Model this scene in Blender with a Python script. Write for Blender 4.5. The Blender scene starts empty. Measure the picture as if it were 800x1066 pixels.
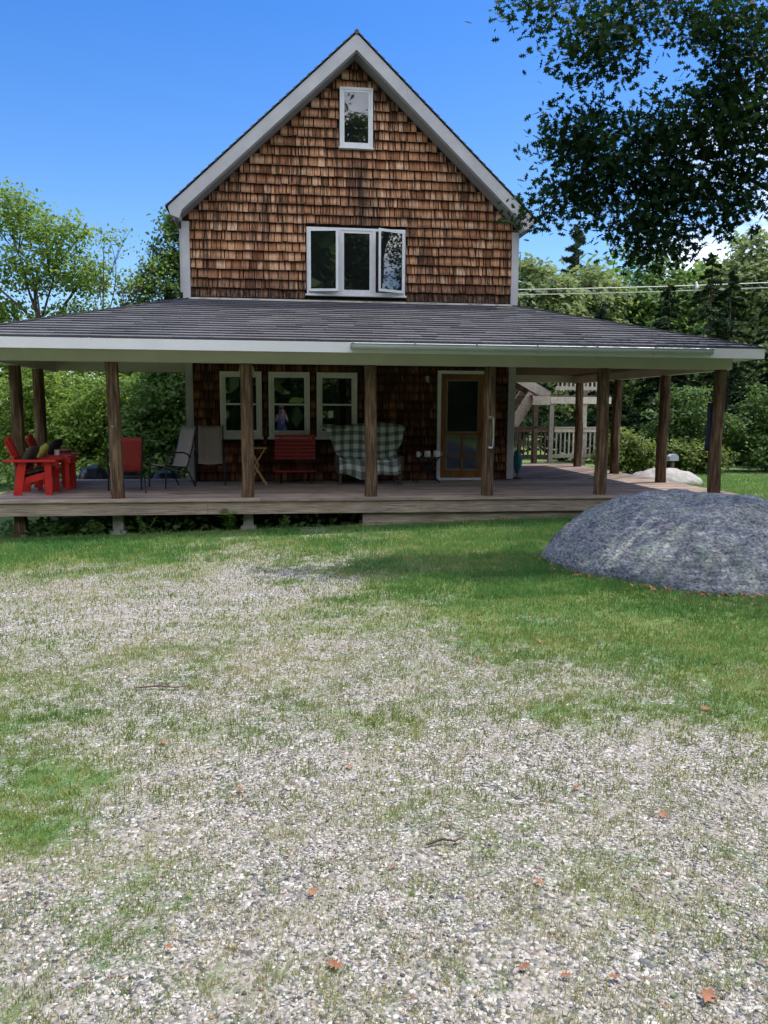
import bpy, bmesh, math, random
import numpy as np
from mathutils import Vector, Matrix, Euler
R = math.radians
rnd = random.Random(7)
rng = np.random.default_rng(11)
SC = bpy.context.scene
COL = SC.collection

# ------------------------------------------------------------------ camera, sky, sun, exposure
YAW, PITCH, ROLL = 0.1278, 0.1259, 0.0057
cam = bpy.data.cameras.new('camera')
cam.sensor_fit = 'VERTICAL'; cam.sensor_height = 36.0; cam.lens = 829/1066*36
cam.clip_start = 0.05; cam.clip_end = 1000
cam_o = bpy.data.objects.new('camera', cam); COL.objects.link(cam_o)
_f = Vector((math.sin(YAW)*math.cos(PITCH), math.cos(YAW)*math.cos(PITCH), -math.sin(PITCH)))
_r = Vector((math.cos(YAW), -math.sin(YAW), 0)); _u = _r.cross(_f)
_r2 = _r*math.cos(ROLL)+_u*math.sin(ROLL); _u2 = -_r*math.sin(ROLL)+_u*math.cos(ROLL)
_m = Matrix((_r2, _u2, -_f)).transposed().to_4x4(); _m.translation = (0, 0, 1.6)
cam_o.matrix_world = _m
SC.camera = cam_o

SUN_AZ, SUN_EL = R(14), R(65)            # azimuth from +X towards +Y
sdir = Vector((math.cos(SUN_AZ)*math.cos(SUN_EL), math.sin(SUN_AZ)*math.cos(SUN_EL), math.sin(SUN_EL)))
world = bpy.data.worlds.new('World'); SC.world = world; world.use_nodes = True
nt = world.node_tree; nt.nodes.clear()
wo = nt.nodes.new('ShaderNodeOutputWorld'); bg = nt.nodes.new('ShaderNodeBackground')
sky = nt.nodes.new('ShaderNodeTexSky'); sky.sky_type = 'NISHITA'; sky.sun_disc = False
sky.sun_elevation = SUN_EL; sky.sun_rotation = math.pi/2-SUN_AZ
sky.ozone_density = 2.2; sky.air_density = 1.0; sky.dust_density = 0.6
bg.inputs['Strength'].default_value = 0.15
# a little more blue in the sky, and clouds low on the right and, brightened as facade fill, behind the camera
hs = nt.nodes.new('ShaderNodeHueSaturation'); hs.inputs['Saturation'].default_value = 1.15
tint = nt.nodes.new('ShaderNodeMixRGB'); tint.blend_type = 'MULTIPLY'; tint.inputs[0].default_value = 1; tint.inputs[2].default_value = (.38, .470, .63, 1)
_sx = nt.nodes.new('ShaderNodeSeparateXYZ'); _tc = nt.nodes.new('ShaderNodeTexCoord'); nt.links.new(_tc.outputs['Generated'], _sx.inputs[0])
_mr = nt.nodes.new('ShaderNodeMapRange'); _mr.inputs[1].default_value = 0.02; _mr.inputs[2].default_value = 0.42; _mr.inputs[3].default_value = 0.0; _mr.inputs[4].default_value = 1.0
nt.links.new(_sx.outputs['Z'], _mr.inputs[0])
_tm = nt.nodes.new('ShaderNodeMixRGB'); _tm.inputs[1].default_value = (.52, .56, .60, 1); _tm.inputs[2].default_value = (.37, .460, .625, 1)
nt.links.new(_mr.outputs[0], _tm.inputs[0]); nt.links.new(_tm.outputs[0], tint.inputs[2])
nt.links.new(sky.outputs[0], tint.inputs[1]); nt.links.new(tint.outputs[0], hs.inputs['Color'])
tc = nt.nodes.new('ShaderNodeTexCoord')
nz = nt.nodes.new('ShaderNodeTexNoise'); nz.inputs['Scale'].default_value = 3.2; nz.inputs['Detail'].default_value = 7
mp = nt.nodes.new('ShaderNodeMapping'); mp.inputs['Scale'].default_value = (1, 1, 2.6); mp.inputs['Location'].default_value = (0.3, 0.2, 0)
nt.links.new(tc.outputs['Generated'], mp.inputs[0]); nt.links.new(mp.outputs[0], nz.inputs['Vector'])
cr = nt.nodes.new('ShaderNodeValToRGB'); cr.color_ramp.elements[0].position = 0.40; cr.color_ramp.elements[1].position = 0.58
nt.links.new(nz.outputs[0], cr.inputs[0])
def _dotmask(d, lo, hi):
    v = nt.nodes.new('ShaderNodeVectorMath'); v.operation = 'DOT_PRODUCT'
    nt.links.new(tc.outputs['Generated'], v.inputs[0]); v.inputs[1].default_value = Vector(d).normalized()
    mr = nt.nodes.new('ShaderNodeMapRange'); mr.inputs[1].default_value = lo; mr.inputs[2].default_value = hi
    nt.links.new(v.outputs['Value'], mr.inputs[0]); return mr
m1 = _dotmask((0, -1, 0.45), 0.05, 0.5)
m2 = _dotmask((0.60, 0.80, 0.22), 0.975, 0.999)
mx = nt.nodes.new('ShaderNodeMath'); mx.operation = 'MAXIMUM'
nt.links.new(m1.outputs[0], mx.inputs[0]); nt.links.new(m2.outputs[0], mx.inputs[1])
mm = nt.nodes.new('ShaderNodeMath'); mm.operation = 'MULTIPLY'
nt.links.new(mx.outputs[0], mm.inputs[0]); nt.links.new(cr.outputs[0], mm.inputs[1])
mix = nt.nodes.new('ShaderNodeMixRGB'); mix.inputs[2].default_value = (9.0, 9.0, 9.2, 1)
nt.links.new(mm.outputs[0], mix.inputs[0]); nt.links.new(hs.outputs[0], mix.inputs[1])
nt.links.new(mix.outputs[0], bg.inputs['Color']); nt.links.new(bg.outputs[0], wo.inputs[0])

sun = bpy.data.lights.new('sun', 'SUN'); sun.energy = 2.45; sun.angle = R(0.6); sun.color = (1, 0.93, 0.80)
sun_o = bpy.data.objects.new('sun', sun); COL.objects.link(sun_o); sun_o.location = (30, 10, 40)
sun_o.rotation_euler = (-sdir).to_track_quat('-Z', 'Y').to_euler()
vs = SC.view_settings; vs.view_transform = 'Standard'; vs.look = 'None'; vs.gamma = 1; vs.exposure = 1.17
vs.use_curve_mapping = False
SC.cycles.max_bounces = 8; SC.cycles.transparent_max_bounces = 8
SC.cycles.use_denoising = True

# ------------------------------------------------------------------ materials
MATS = {}
class NB:
    def __init__(s, name):
        s.m = bpy.data.materials.new(name); s.m.use_nodes = True; s.t = s.m.node_tree
        s.p = s.t.nodes['Principled BSDF']; s.o = s.t.nodes['Material Output']; MATS[name] = s.m
    def n(s, typ, **kw):
        x = s.t.nodes.new(typ)
        for k, v in kw.items(): setattr(x, k, v)
        return x
    def l(s, a, b): s.t.links.new(a, b)
    def obj(s, scale=(1, 1, 1)):
        c = s.n('ShaderNodeTexCoord'); mp = s.n('ShaderNodeMapping'); mp.inputs['Scale'].default_value = scale
        s.l(c.outputs['Object'], mp.inputs[0]); return mp.outputs[0]
    def noise(s, vec, scale, detail=4, rough=.55):
        x = s.n('ShaderNodeTexNoise'); x.inputs['Scale'].default_value = scale; x.inputs['Detail'].default_value = detail
        x.inputs['Roughness'].default_value = rough; s.l(vec, x.inputs['Vector']); return x.outputs[0]
    def ramp(s, fac, stops, interp='LINEAR'):
        x = s.n('ShaderNodeValToRGB'); r = x.color_ramp; r.interpolation = interp
        while len(r.elements) < len(stops): r.elements.new(.5)
        for e, (p, c) in zip(r.elements, stops): e.position = p; e.color = (*c, 1) if len(c) == 3 else c
        s.l(fac, x.inputs[0]); return x.outputs[0]
    def mix(s, fac, a, b, mode='MIX'):
        x = s.n('ShaderNodeMixRGB', blend_type=mode)
        for i, v in enumerate((fac, a, b)):
            if hasattr(v, 'links'): s.l(v, x.inputs[i])
            elif i == 0: x.inputs[0].default_value = v
            else: x.inputs[i].default_value = (*v, 1)
        return x.outputs[0]
    def math(s, op, a, b=None, clamp=False):
        x = s.n('ShaderNodeMath', operation=op); x.use_clamp = clamp
        for i, v in enumerate((a, b)):
            if v is None: continue
            if hasattr(v, 'links'): s.l(v, x.inputs[i])
            else: x.inputs[i].default_value = v
        return x.outputs[0]
    def attr(s, name):
        x = s.n('ShaderNodeAttribute', attribute_name=name); return x.outputs['Fac']
    def bump(s, h, strength, dist):
        b = s.n('ShaderNodeBump'); b.inputs['Strength'].default_value = strength; b.inputs['Distance'].default_value = dist
        s.l(h, b.inputs['Height']); s.l(b.outputs[0], s.p.inputs['Normal'])
    def col(s, c): s.l(c, s.p.inputs['Base Color'])
    def rough(s, v): s.p.inputs['Roughness'].default_value = v; return s

def simple(name, c1, c2=None, scale=6, rough=.7, bump=0, stretch=(1, 1, 1), metallic=0, bdist=.01):
    b = NB(name); v = b.obj(stretch); n = b.noise(v, scale, 5)
    c2 = c2 or tuple(x*.75 for x in c1)
    b.col(b.ramp(n, [(.3, c2), (.7, c1)])); b.rough(rough); b.p.inputs['Metallic'].default_value = metallic
    if bump: b.bump(n, bump, bdist)
    return b.m

def wood(name, dark, mid, light, stretch, rough=.85, attr=True, bump=.5):
    """weathered wood: grain stretched along one axis, each board its own tone"""
    b = NB(name); v = b.obj(stretch)
    g = b.noise(v, 3.0, 8, .65)
    base = b.ramp(g, [(.28, dark), (.5, mid), (.72, light)])
    if attr:
        r = b.attr('rnd'); tone = b.ramp(r, [(0, (.62, .62, .64)), (1, (1.25, 1.22, 1.18))])
        base = b.mix(1, base, tone, 'MULTIPLY')
    v2 = b.obj((1, 1, 1)); st = b.noise(v2, 1.7, 4)
    base = b.mix(1, base, b.ramp(st, [(.3, (.75, .75, .76)), (.7, (1.1, 1.08, 1.05))]), 'MULTIPLY')
    b.col(base); b.rough(rough); b.p.inputs['Specular IOR Level'].default_value = .25
    b.bump(g, bump, .006); return b.m

wood('post_wood', (.022, .012, .008), (.115, .070, .044), (.30, .205, .135), (9, 9, .7), attr=False, bump=.9)
wood('deck_wood', (.18, .14, .122), (.34, .27, .235), (.48, .40, .355), (1, 14, 14))
wood('deck_wood_across', (.11, .085, .078), (.20, .16, .145), (.30, .25, .225), (14, 1, 14))
wood('rim_wood', (.07, .052, .042), (.29, .235, .20), (.50, .43, .38), (.8, 12, 22))
wood('tower_wood', (.42, .38, .32), (.66, .61, .54), (.80, .76, .69), (5, 5, 5))  # pale tone has the sunlight on the railing put into its colour
wood('tower_dark_wood', (.08, .06, .045), (.17, .13, .10), (.27, .22, .17), (5, 5, 5))
wood('ceiling_wood', (.05, .03, .02), (.12, .075, .045), (.17, .11, .07), (14, 1, 14))
wood('door_wood', (.16, .066, .02), (.27, .118, .04), (.36, .17, .065), (8, 8, 1), attr=False, rough=.5, bump=.15)
wood('fold_wood', (.38, .23, .09), (.50, .32, .14), (.60, .40, .2), (8, 8, 8), attr=False, rough=.5, bump=.1)
wood('bark', (.03, .024, .018), (.085, .068, .052), (.15, .125, .10), (6, 6, 1), attr=False, bump=1)
simple('trim_gray', (.49, .485, .51), (.38, .38, .405), 2.2, .55)
simple('soffit_shade_gray', (.24, .24, .255), (.20, .20, .215), 3, .65)  # trim gray darkened, the shade under the rake put into its colour
simple('trim_white', (.84, .83, .88), (.77, .765, .81), 2.5, .5)
simple('trim_cream', (.66, .63, .56), (.56, .53, .47), 2.5, .6)
simple('window_white', (.72, .735, .76), (.62, .64, .67), 4, .4)
simple('window_gray', (.78, .77, .76), (.68, .67, .66), 5, .5)
simple('gutter_gray', (.50, .54, .56), (.40, .44, .46), 2.2, .35, stretch=(.6, 4, 4))
simple('beam_sage', (.60, .575, .545), (.50, .48, .455), 2, .65)
simple('concrete', (.40, .38, .35), (.22, .21, .19), 7, .95, .5)
simple('sheathing', (.05, .032, .022), (.03, .02, .015), 6, .9)
simple('red_paint', (.58, .018, .014), (.44, .012, .010), 5, .5)
simple('dark_red_slat', (.36, .022, .026), (.27, .016, .020), 6, .5)
simple('red_sling', (.36, .040, .034), (.28, .030, .026), 20, .75)
simple('gray_sling', (.42, .355, .305), (.35, .30, .26), 40, .8, .2)
simple('dark_metal', (.035, .032, .034), (.02, .02, .022), 12, .45, metallic=.4)
simple('tan_metal', (.26, .23, .20), (.2, .18, .16), 12, .5)
simple('steel', (.55, .56, .58), (.42, .43, .45), 20, .28, metallic=.9)
simple('cushion_brown', (.075, .062, .042), (.03, .026, .02), 9, .95, .4)
simple('cushion_olive', (.33, .31, .06), (.24, .22, .05), 9, .95, .3)
simple('cushion_black', (.028, .022, .022), (.015, .013, .014), 9, .95, .3)
simple('ceramic', (.78, .77, .75), (.7, .69, .68), 8, .3)
simple('teal_cloth', (.012, .15, .165), (.006, .075, .09), 7, .8, .5, (3, 3, .6))
simple('tarp', (.016, .026, .045), (.008, .014, .026), 4, .32, .8, bdist=.03)
simple('lantern', (.72, .60, .38), (.6, .5, .3), 6, .6)
simple('red_letter', (.16, .045, .035), (.10, .03, .025), 20, .9)
simple('sign_board', (.035, .024, .018), (.022, .016, .013), 12, .9)
simple('skin', (.50, .30, .22), (.44, .26, .19), 12, .55)
simple('shirt', (.16, .18, .30), (.10, .12, .22), 12, .9)
simple('denim', (.10, .14, .26), (.07, .10, .19), 30, .9)
simple('hair', (.05, .035, .025), (.025, .018, .013), 30, .6)
simple('phone', (.01, .01, .012), (.008, .008, .009), 5, .2)
simple('wire_gray', (.55, .55, .55), (.42, .42, .42), 2, .5)
simple('granite_pale', (.40, .385, .37), (.24, .23, .225), 6, .9, .6)
simple('pole_wood', (.16, .13, .10), (.10, .08, .06), 3, .9)
simple('dry_leaf', (.30, .125, .055), (.17, .07, .035), 15, .7)
simple('twig', (.12, .085, .06), (.06, .045, .03), 15, .9)
simple('letterbox', (.48, .51, .57), (.38, .41, .47), 6, .5)
simple('hanging_blue', (.02, .025, .08), (.012, .015, .045), 8, .5)

def glass(name, tint=(.010, .012, .012), ior=1.75):
    b = NB(name); v = b.obj(); n = b.noise(v, .9, 2)
    b.p.inputs['Base Color'].default_value = (*tint, 1); b.rough(.015); b.p.inputs['IOR'].default_value = ior
    b.bump(n, .12, .02); return b.m
glass('pane', ior=2.3); glass('screen_pane', (.02, .022, .024), 1.8)
MATS['screen_pane'].node_tree.nodes['Principled BSDF'].inputs['Roughness'].default_value = .06

def cedar():
    b = NB('cedar_shingle'); r = b.attr('rnd')
    c = b.n('ShaderNodeTexCoord'); sp = b.n('ShaderNodeSeparateXYZ'); b.l(c.outputs['Object'], sp.inputs[0])
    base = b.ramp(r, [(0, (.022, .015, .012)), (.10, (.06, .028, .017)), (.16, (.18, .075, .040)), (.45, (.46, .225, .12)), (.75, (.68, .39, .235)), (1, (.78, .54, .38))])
    # vertical grain streaks
    gv = b.obj((28, 4, 1.6)); g = b.noise(gv, 1.6, 6, .7)
    base = b.mix(.85, base, b.ramp(g, [(.33, (.16, .12, .10)), (.44, (.85, .82, .78)), (.66, (1.25, 1.22, 1.18))]), 'MULTIPLY')
    # upper part of every exposure: raw red-brown plus painted shade under the butt above, ragged edge
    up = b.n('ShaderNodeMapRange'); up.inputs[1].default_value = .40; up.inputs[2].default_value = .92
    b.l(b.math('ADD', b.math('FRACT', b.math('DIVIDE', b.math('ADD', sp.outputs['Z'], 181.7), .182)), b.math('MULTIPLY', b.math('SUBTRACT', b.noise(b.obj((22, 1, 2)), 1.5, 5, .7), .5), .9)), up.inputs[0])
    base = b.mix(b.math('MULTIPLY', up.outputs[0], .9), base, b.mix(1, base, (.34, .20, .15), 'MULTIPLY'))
    # mould and water staining: tips of the shingles and big drifting patches
    fr = b.math('FRACT', b.math('DIVIDE', b.math('ADD', sp.outputs['Z'], 181.7), .182))
    tip = b.math('SUBTRACT', 1.0, b.math('DIVIDE', fr, .55), True)
    pv = b.obj((.5, 1, .75)); pn = b.noise(pv, 1.35, 6, .62)
    fine = b.noise(b.obj((16, 1, 5)), 1.4, 5, .7)
    m = b.math('MULTIPLY', b.math('ADD', b.math('MULTIPLY', tip, .50), .06), b.math('MULTIPLY', fine, 2.1))
    pm = b.n('ShaderNodeMapRange'); pm.inputs[1].default_value = .40; pm.inputs[2].default_value = .62; b.l(pn, pm.inputs[0])
    m = b.math('MULTIPLY', m, b.math('ADD', b.math('MULTIPLY', pm.outputs[0], 1.2), .22), True)
    # black runs trailing down the wall in drifts
    rn = b.noise(b.obj((7.5, 1, .42)), 1.6, 7, .75); rv = b.n('ShaderNodeMapRange'); rv.inputs[1].default_value = .47; rv.inputs[2].default_value = .56; b.l(rn, rv.inputs[0])
    pd = b.noise(b.obj((.45, 1, .5)), 1.1, 3); pq = b.n('ShaderNodeMapRange'); pq.inputs[1].default_value = .36; pq.inputs[2].default_value = .48; b.l(pd, pq.inputs[0])
    m = b.math('MAXIMUM', m, b.math('MULTIPLY', b.math('MULTIPLY', rv.outputs[0], pq.outputs[0]), .88))
    # rain streak under the attic window, running down to the casements
    dx = b.math('ABSOLUTE', b.math('SUBTRACT', sp.outputs['X'], .12)); sx = b.n('ShaderNodeMapRange'); sx.inputs[1].default_value = .75; sx.inputs[2].default_value = .05; b.l(dx, sx.inputs[0])
    sz = b.n('ShaderNodeMapRange'); sz.inputs[1].default_value = 7.1; sz.inputs[2].default_value = 6.7; b.l(sp.outputs['Z'], sz.inputs[0])
    stv = b.noise(b.obj((9, 1, .7)), 1.3, 6, .7); sv = b.n('ShaderNodeMapRange'); sv.inputs[1].default_value = .36; sv.inputs[2].default_value = .54; b.l(stv, sv.inputs[0])
    m = b.math('MAXIMUM', m, b.math('MULTIPLY', b.math('MULTIPLY', sx.outputs[0], sz.outputs[0]), b.math('MULTIPLY', sv.outputs[0], .95)))
    sb = b.n('ShaderNodeMapRange'); sb.inputs[1].default_value = 4.85; sb.inputs[2].default_value = 4.15; b.l(b.math('ADD', sp.outputs['Z'], b.math('MULTIPLY', b.math('SUBTRACT', stv, .5), 1.4)), sb.inputs[0])
    hi_ = b.math('GREATER_THAN', sp.outputs['Z'], 3.5); m = b.math('MAXIMUM', m, b.math('MULTIPLY', b.math('MULTIPLY', sb.outputs[0], hi_), b.math('MULTIPLY', fine, 1.9), True))
    base = b.mix(m, base, (.030, .022, .019))
    b.col(base); b.rough(.9); b.p.inputs['Specular IOR Level'].default_value = .15; b.bump(g, .5, .004)
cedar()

def asphalt():
    b = NB('asphalt_shingle'); r = b.attr('rnd')
    base = b.ramp(r, [(0, (.090, .095, .108)), (.5, (.106, .111, .124)), (1, (.124, .129, .143))])
    n = b.noise(b.obj(), 60, 3); n2 = b.noise(b.obj((.6, 1, 1)), .8, 4)
    base = b.mix(1, base, b.ramp(n, [(.3, (.6, .6, .6)), (.7, (1.35, 1.3, 1.32))]), 'MULTIPLY')
    base = b.mix(1, base, b.ramp(n2, [(.3, (.82, .84, .84)), (.7, (1.15, 1.12, 1.14))]), 'MULTIPLY')
    b.col(base); b.rough(.92); b.p.inputs['Specular IOR Level'].default_value = .2; b.bump(n, .4, .004)
asphalt()

def leafmat(name, c0, c1, c2, trans=.38, tcol=(.30, .42, .06), gloss=.35):
    b = NB(name); r = b.attr('rnd'); c = b.ramp(r, [(0, c0), (.5, c1), (1, c2)])
    b.col(c); b.rough(.6); b.p.inputs['Specular IOR Level'].default_value = gloss
    t = b.n('ShaderNodeBsdfTranslucent'); tc_ = b.mix(.55, c, tcol); b.l(tc_, t.inputs[0])
    x = b.n('ShaderNodeMixShader'); x.inputs[0].default_value = trans
    b.l(b.p.outputs[0], x.inputs[1]); b.l(t.outputs[0], x.inputs[2]); b.l(x.outputs[0], b.o.inputs[0])
leafmat('leaf_maple', (.065, .125, .022), (.115, .185, .034), (.175, .245, .055), .50, (.38, .56, .09))
leafmat('leaf_dark', (.035, .075, .020), (.060, .12, .030), (.10, .165, .042), .35, (.20, .34, .05))
leafmat('leaf_mid', (.045, .100, .026), (.078, .150, .040), (.125, .20, .058), .42, (.28, .46, .08))
leafmat('leaf_pale', (.105, .150, .060), (.145, .20, .085), (.19, .24, .11), .42, (.40, .50, .14))
leafmat('needle', (.014, .030, .014), (.026, .052, .022), (.046, .080, .032), .12, (.08, .13, .03), .2)
leafmat('needle_pine', (.040, .075, .040), (.065, .105, .055), (.09, .14, .07), .15, (.12, .18, .06), .2)
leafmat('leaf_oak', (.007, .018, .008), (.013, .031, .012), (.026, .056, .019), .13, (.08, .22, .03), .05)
leafmat('leaf_shrub', (.06, .11, .022), (.10, .16, .034), (.16, .21, .05), .35, (.30, .34, .05))
leafmat('grass_blade', (.040, .130, .036), (.082, .215, .056), (.20, .285, .090), .35, (.22, .45, .10), .2)
leafmat('grass_sparse', (.085, .165, .028), (.19, .245, .045), (.40, .36, .15), .3, (.32, .38, .09), .2)

def rock():
    b = NB('boulder_rock'); v = b.obj(); n = b.noise(v, 1.2, 9, .68); n2 = b.noise(b.obj((.8, 1.3, 3.2)), 8.5, 9, .82)
    n3 = b.noise(b.obj((1.5, .8, 2)), 26, 5, .7)
    c = b.ramp(n2, [(.34, (.040, .044, .054)), (.45, (.135, .142, .158)), (.54, (.205, .212, .228)), (.66, (.37, .375, .38))])
    # lichen
    lm = b.n('ShaderNodeMapRange'); lm.inputs[1].default_value = .50; lm.inputs[2].default_value = .60
    b.l(b.noise(b.obj((1, 1, 1.3)), 3.4, 9, .78), lm.inputs[0])
    c = b.mix(b.math('MULTIPLY', lm.outputs[0], .70), c, (.225, .265, .215))
    pk = b.n('ShaderNodeMapRange'); pk.inputs[1].default_value = .52; pk.inputs[2].default_value = .72; b.l(n, pk.inputs[0])
    c = b.mix(b.math('MULTIPLY', pk.outputs[0], .55), c, (.31, .265, .25))
    big = b.noise(b.obj((.7, .9, 1.6)), 1.9, 5, .6); c = b.mix(1, c, b.ramp(big, [(.34, (.66, .69, .75)), (.50, (.95, .96, 1)), (.64, (1.3, 1.27, 1.22))]), 'MULTIPLY')
    st = b.noise(b.obj((.9, 2.2, 5.5)), 2.3, 8, .75); c = b.mix(.6, c, b.ramp(st, [(.36, (.40, .42, .50)), (.46, (1, 1, 1)), (.60, (1.25, 1.24, 1.2))]), 'MULTIPLY')
    sp = b.ramp(n3, [(.36, (.22, .22, .25)), (.48, (.9, .9, .9)), (.64, (1.6, 1.6, 1.6))])
    c = b.mix(.9, c, sp, 'MULTIPLY')
    b.col(c); b.rough(.92); b.p.inputs['Specular IOR Level'].default_value = .25
    h = b.math('ADD', n2, b.math('MULTIPLY', n3, .5)); b.bump(h, .6, .014)
rock()

STONE = [(0, (.56, .54, .52)), (.11, (.40, .38, .365)), (.29, (.285, .268, .258)), (.46, (.19, .184, .185)), (.58, (.115, .122, .137)), (.69, (.31, .262, .218)), (.80, (.43, .395, .36)), (.90, (.07, .07, .075)), (.985, (.24, .14, .10))]
def stone():
    b = NB('gravel_stone'); c = b.ramp(b.attr('rnd'), STONE, 'CONSTANT')
    n = b.noise(b.obj(), 90, 2); c = b.mix(1, c, b.ramp(n, [(.3, (.8, .8, .8)), (.7, (1.2, 1.2, 1.2))]), 'MULTIPLY')
    b.col(c); b.rough(.85)
stone()

def ground():
    b = NB('ground_earth'); c = b.n('ShaderNodeTexCoord').outputs['Object']; ga = b.attr('grass')
    def vor(sc):
        x = b.n('ShaderNodeTexVoronoi'); x.inputs['Scale'].default_value = sc; x.inputs['Randomness'].default_value = 1; b.l(c, x.inputs['Vector']); return x
    v1 = vor(62); v2 = vor(120)
    s1 = b.n('ShaderNodeSeparateColor'); b.l(v1.outputs['Color'], s1.inputs[0])
    s2 = b.n('ShaderNodeSeparateColor'); b.l(v2.outputs['Color'], s2.inputs[0])
    g1 = b.ramp(s1.outputs[0], STONE, 'CONSTANT'); g2 = b.ramp(s2.outputs[0], STONE, 'CONSTANT')
    ml = b.n('ShaderNodeMapRange'); ml.inputs[1].default_value = .45; ml.inputs[2].default_value = .55; b.l(b.noise(c, 9, 4), ml.inputs[0])
    gr = b.mix(ml.outputs[0], g1, g2)
    e = b.ramp(v1.outputs['Distance'], [(.0, (1.05, 1.05, 1.05)), (.55, (.95, .95, .95)), (.85, (.55, .52, .5))])
    gr = b.mix(1, gr, e, 'MULTIPLY')
    dust = b.n('ShaderNodeMapRange'); dust.inputs[1].default_value = .48; dust.inputs[2].default_value = .66; b.l(b.noise(c, 3.1, 6, .7), dust.inputs[0])
    gr = b.mix(b.math('MULTIPLY', dust.outputs[0], .75), gr, (.27, .245, .20))
    # turf
    t1 = b.noise(c, 1.3, 5); t2 = b.noise(c, 34, 5, .7)
    tu = b.ramp(t2, [(.30, (.030, .075, .022)), (.52, (.075, .15, .042)), (.72, (.16, .20, .07))])
    tu = b.mix(b.math('MULTIPLY', b.ramp(t1, [(.42, (0, 0, 0)), (.66, (1, 1, 1))]), .55), tu, (.21, .205, .08))
    k = b.n('ShaderNodeMapRange'); k.inputs[1].default_value = -.16; k.inputs[2].default_value = .16
    jit = b.math('SUBTRACT', b.noise(c, 13, 6, .75), .5)
    jit2 = b.math('SUBTRACT', b.noise(c, 70, 4, .7), .5)
    b.l(b.math('ADD', b.math('SUBTRACT', ga, .44), b.math('ADD', b.math('MULTIPLY', jit, 1.1), b.math('MULTIPLY', jit2, .8))), k.inputs[0])
    b.col(b.mix(k.outputs[0], gr, tu)); b.rough(.95); b.p.inputs['Specular IOR Level'].default_value = .2
    h = b.math('SUBTRACT', 1, v1.outputs['Distance']); b.bump(h, .7, .012)
ground()

def plaid():
    b = NB('plaid_blanket'); at = b.n('ShaderNodeAttribute', attribute_name='uvp'); sp = b.n('ShaderNodeSeparateXYZ'); b.l(at.outputs['Vector'], sp.inputs[0])
    def band(o):
        f = b.math('FRACT', b.math('DIVIDE', o, .185)); return b.math('LESS_THAN', f, .46)
    bx, bz = band(sp.outputs[0]), band(sp.outputs[1]); s = b.math('MULTIPLY', b.math('ADD', bx, bz), .5)
    n = b.noise(b.obj(), 60, 3)
    c = b.ramp(s, [(0, (.78, .81, .75)), (.5, (.27, .33, .295)), (1, (.045, .072, .06))])
    c = b.mix(.22, c, b.ramp(n, [(.3, (.1, .13, .11)), (.7, (.6, .63, .58))])); b.col(c); b.rough(.95); b.bump(n, .3, .004)
plaid()

# ------------------------------------------------------------------ mesh helpers
def np_mesh(name, V, F, rndv=None, smooth=False, counts=None):
    """V (n,3); F (m,k) equal-sided faces; rndv one float per face"""
    me = bpy.data.meshes.new(name); V = np.asarray(V, np.float32); F = np.asarray(F, np.int32); m, k = F.shape
    me.vertices.add(len(V)); me.vertices.foreach_set('co', V.ravel())
    me.loops.add(m*k); me.loops.foreach_set('vertex_index', F.ravel())
    me.polygons.add(m); me.polygons.foreach_set('loop_start', np.arange(0, m*k, k, dtype=np.int32))
    if smooth: me.polygons.foreach_set('use_smooth', np.ones(m, bool))
    me.update(calc_edges=True)
    if rndv is not None:
        a = me.attributes.new('rnd', 'FLOAT', 'FACE'); a.data.foreach_set('value', np.asarray(rndv, np.float32))
    return me

ORIGIN = {}
def link(name, me, mat, parent=None):
    o = bpy.data.objects.new(name, me); COL.objects.link(o)
    if mat: me.materials.append(MATS[mat])
    if parent: o.parent = parent
    return o

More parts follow.
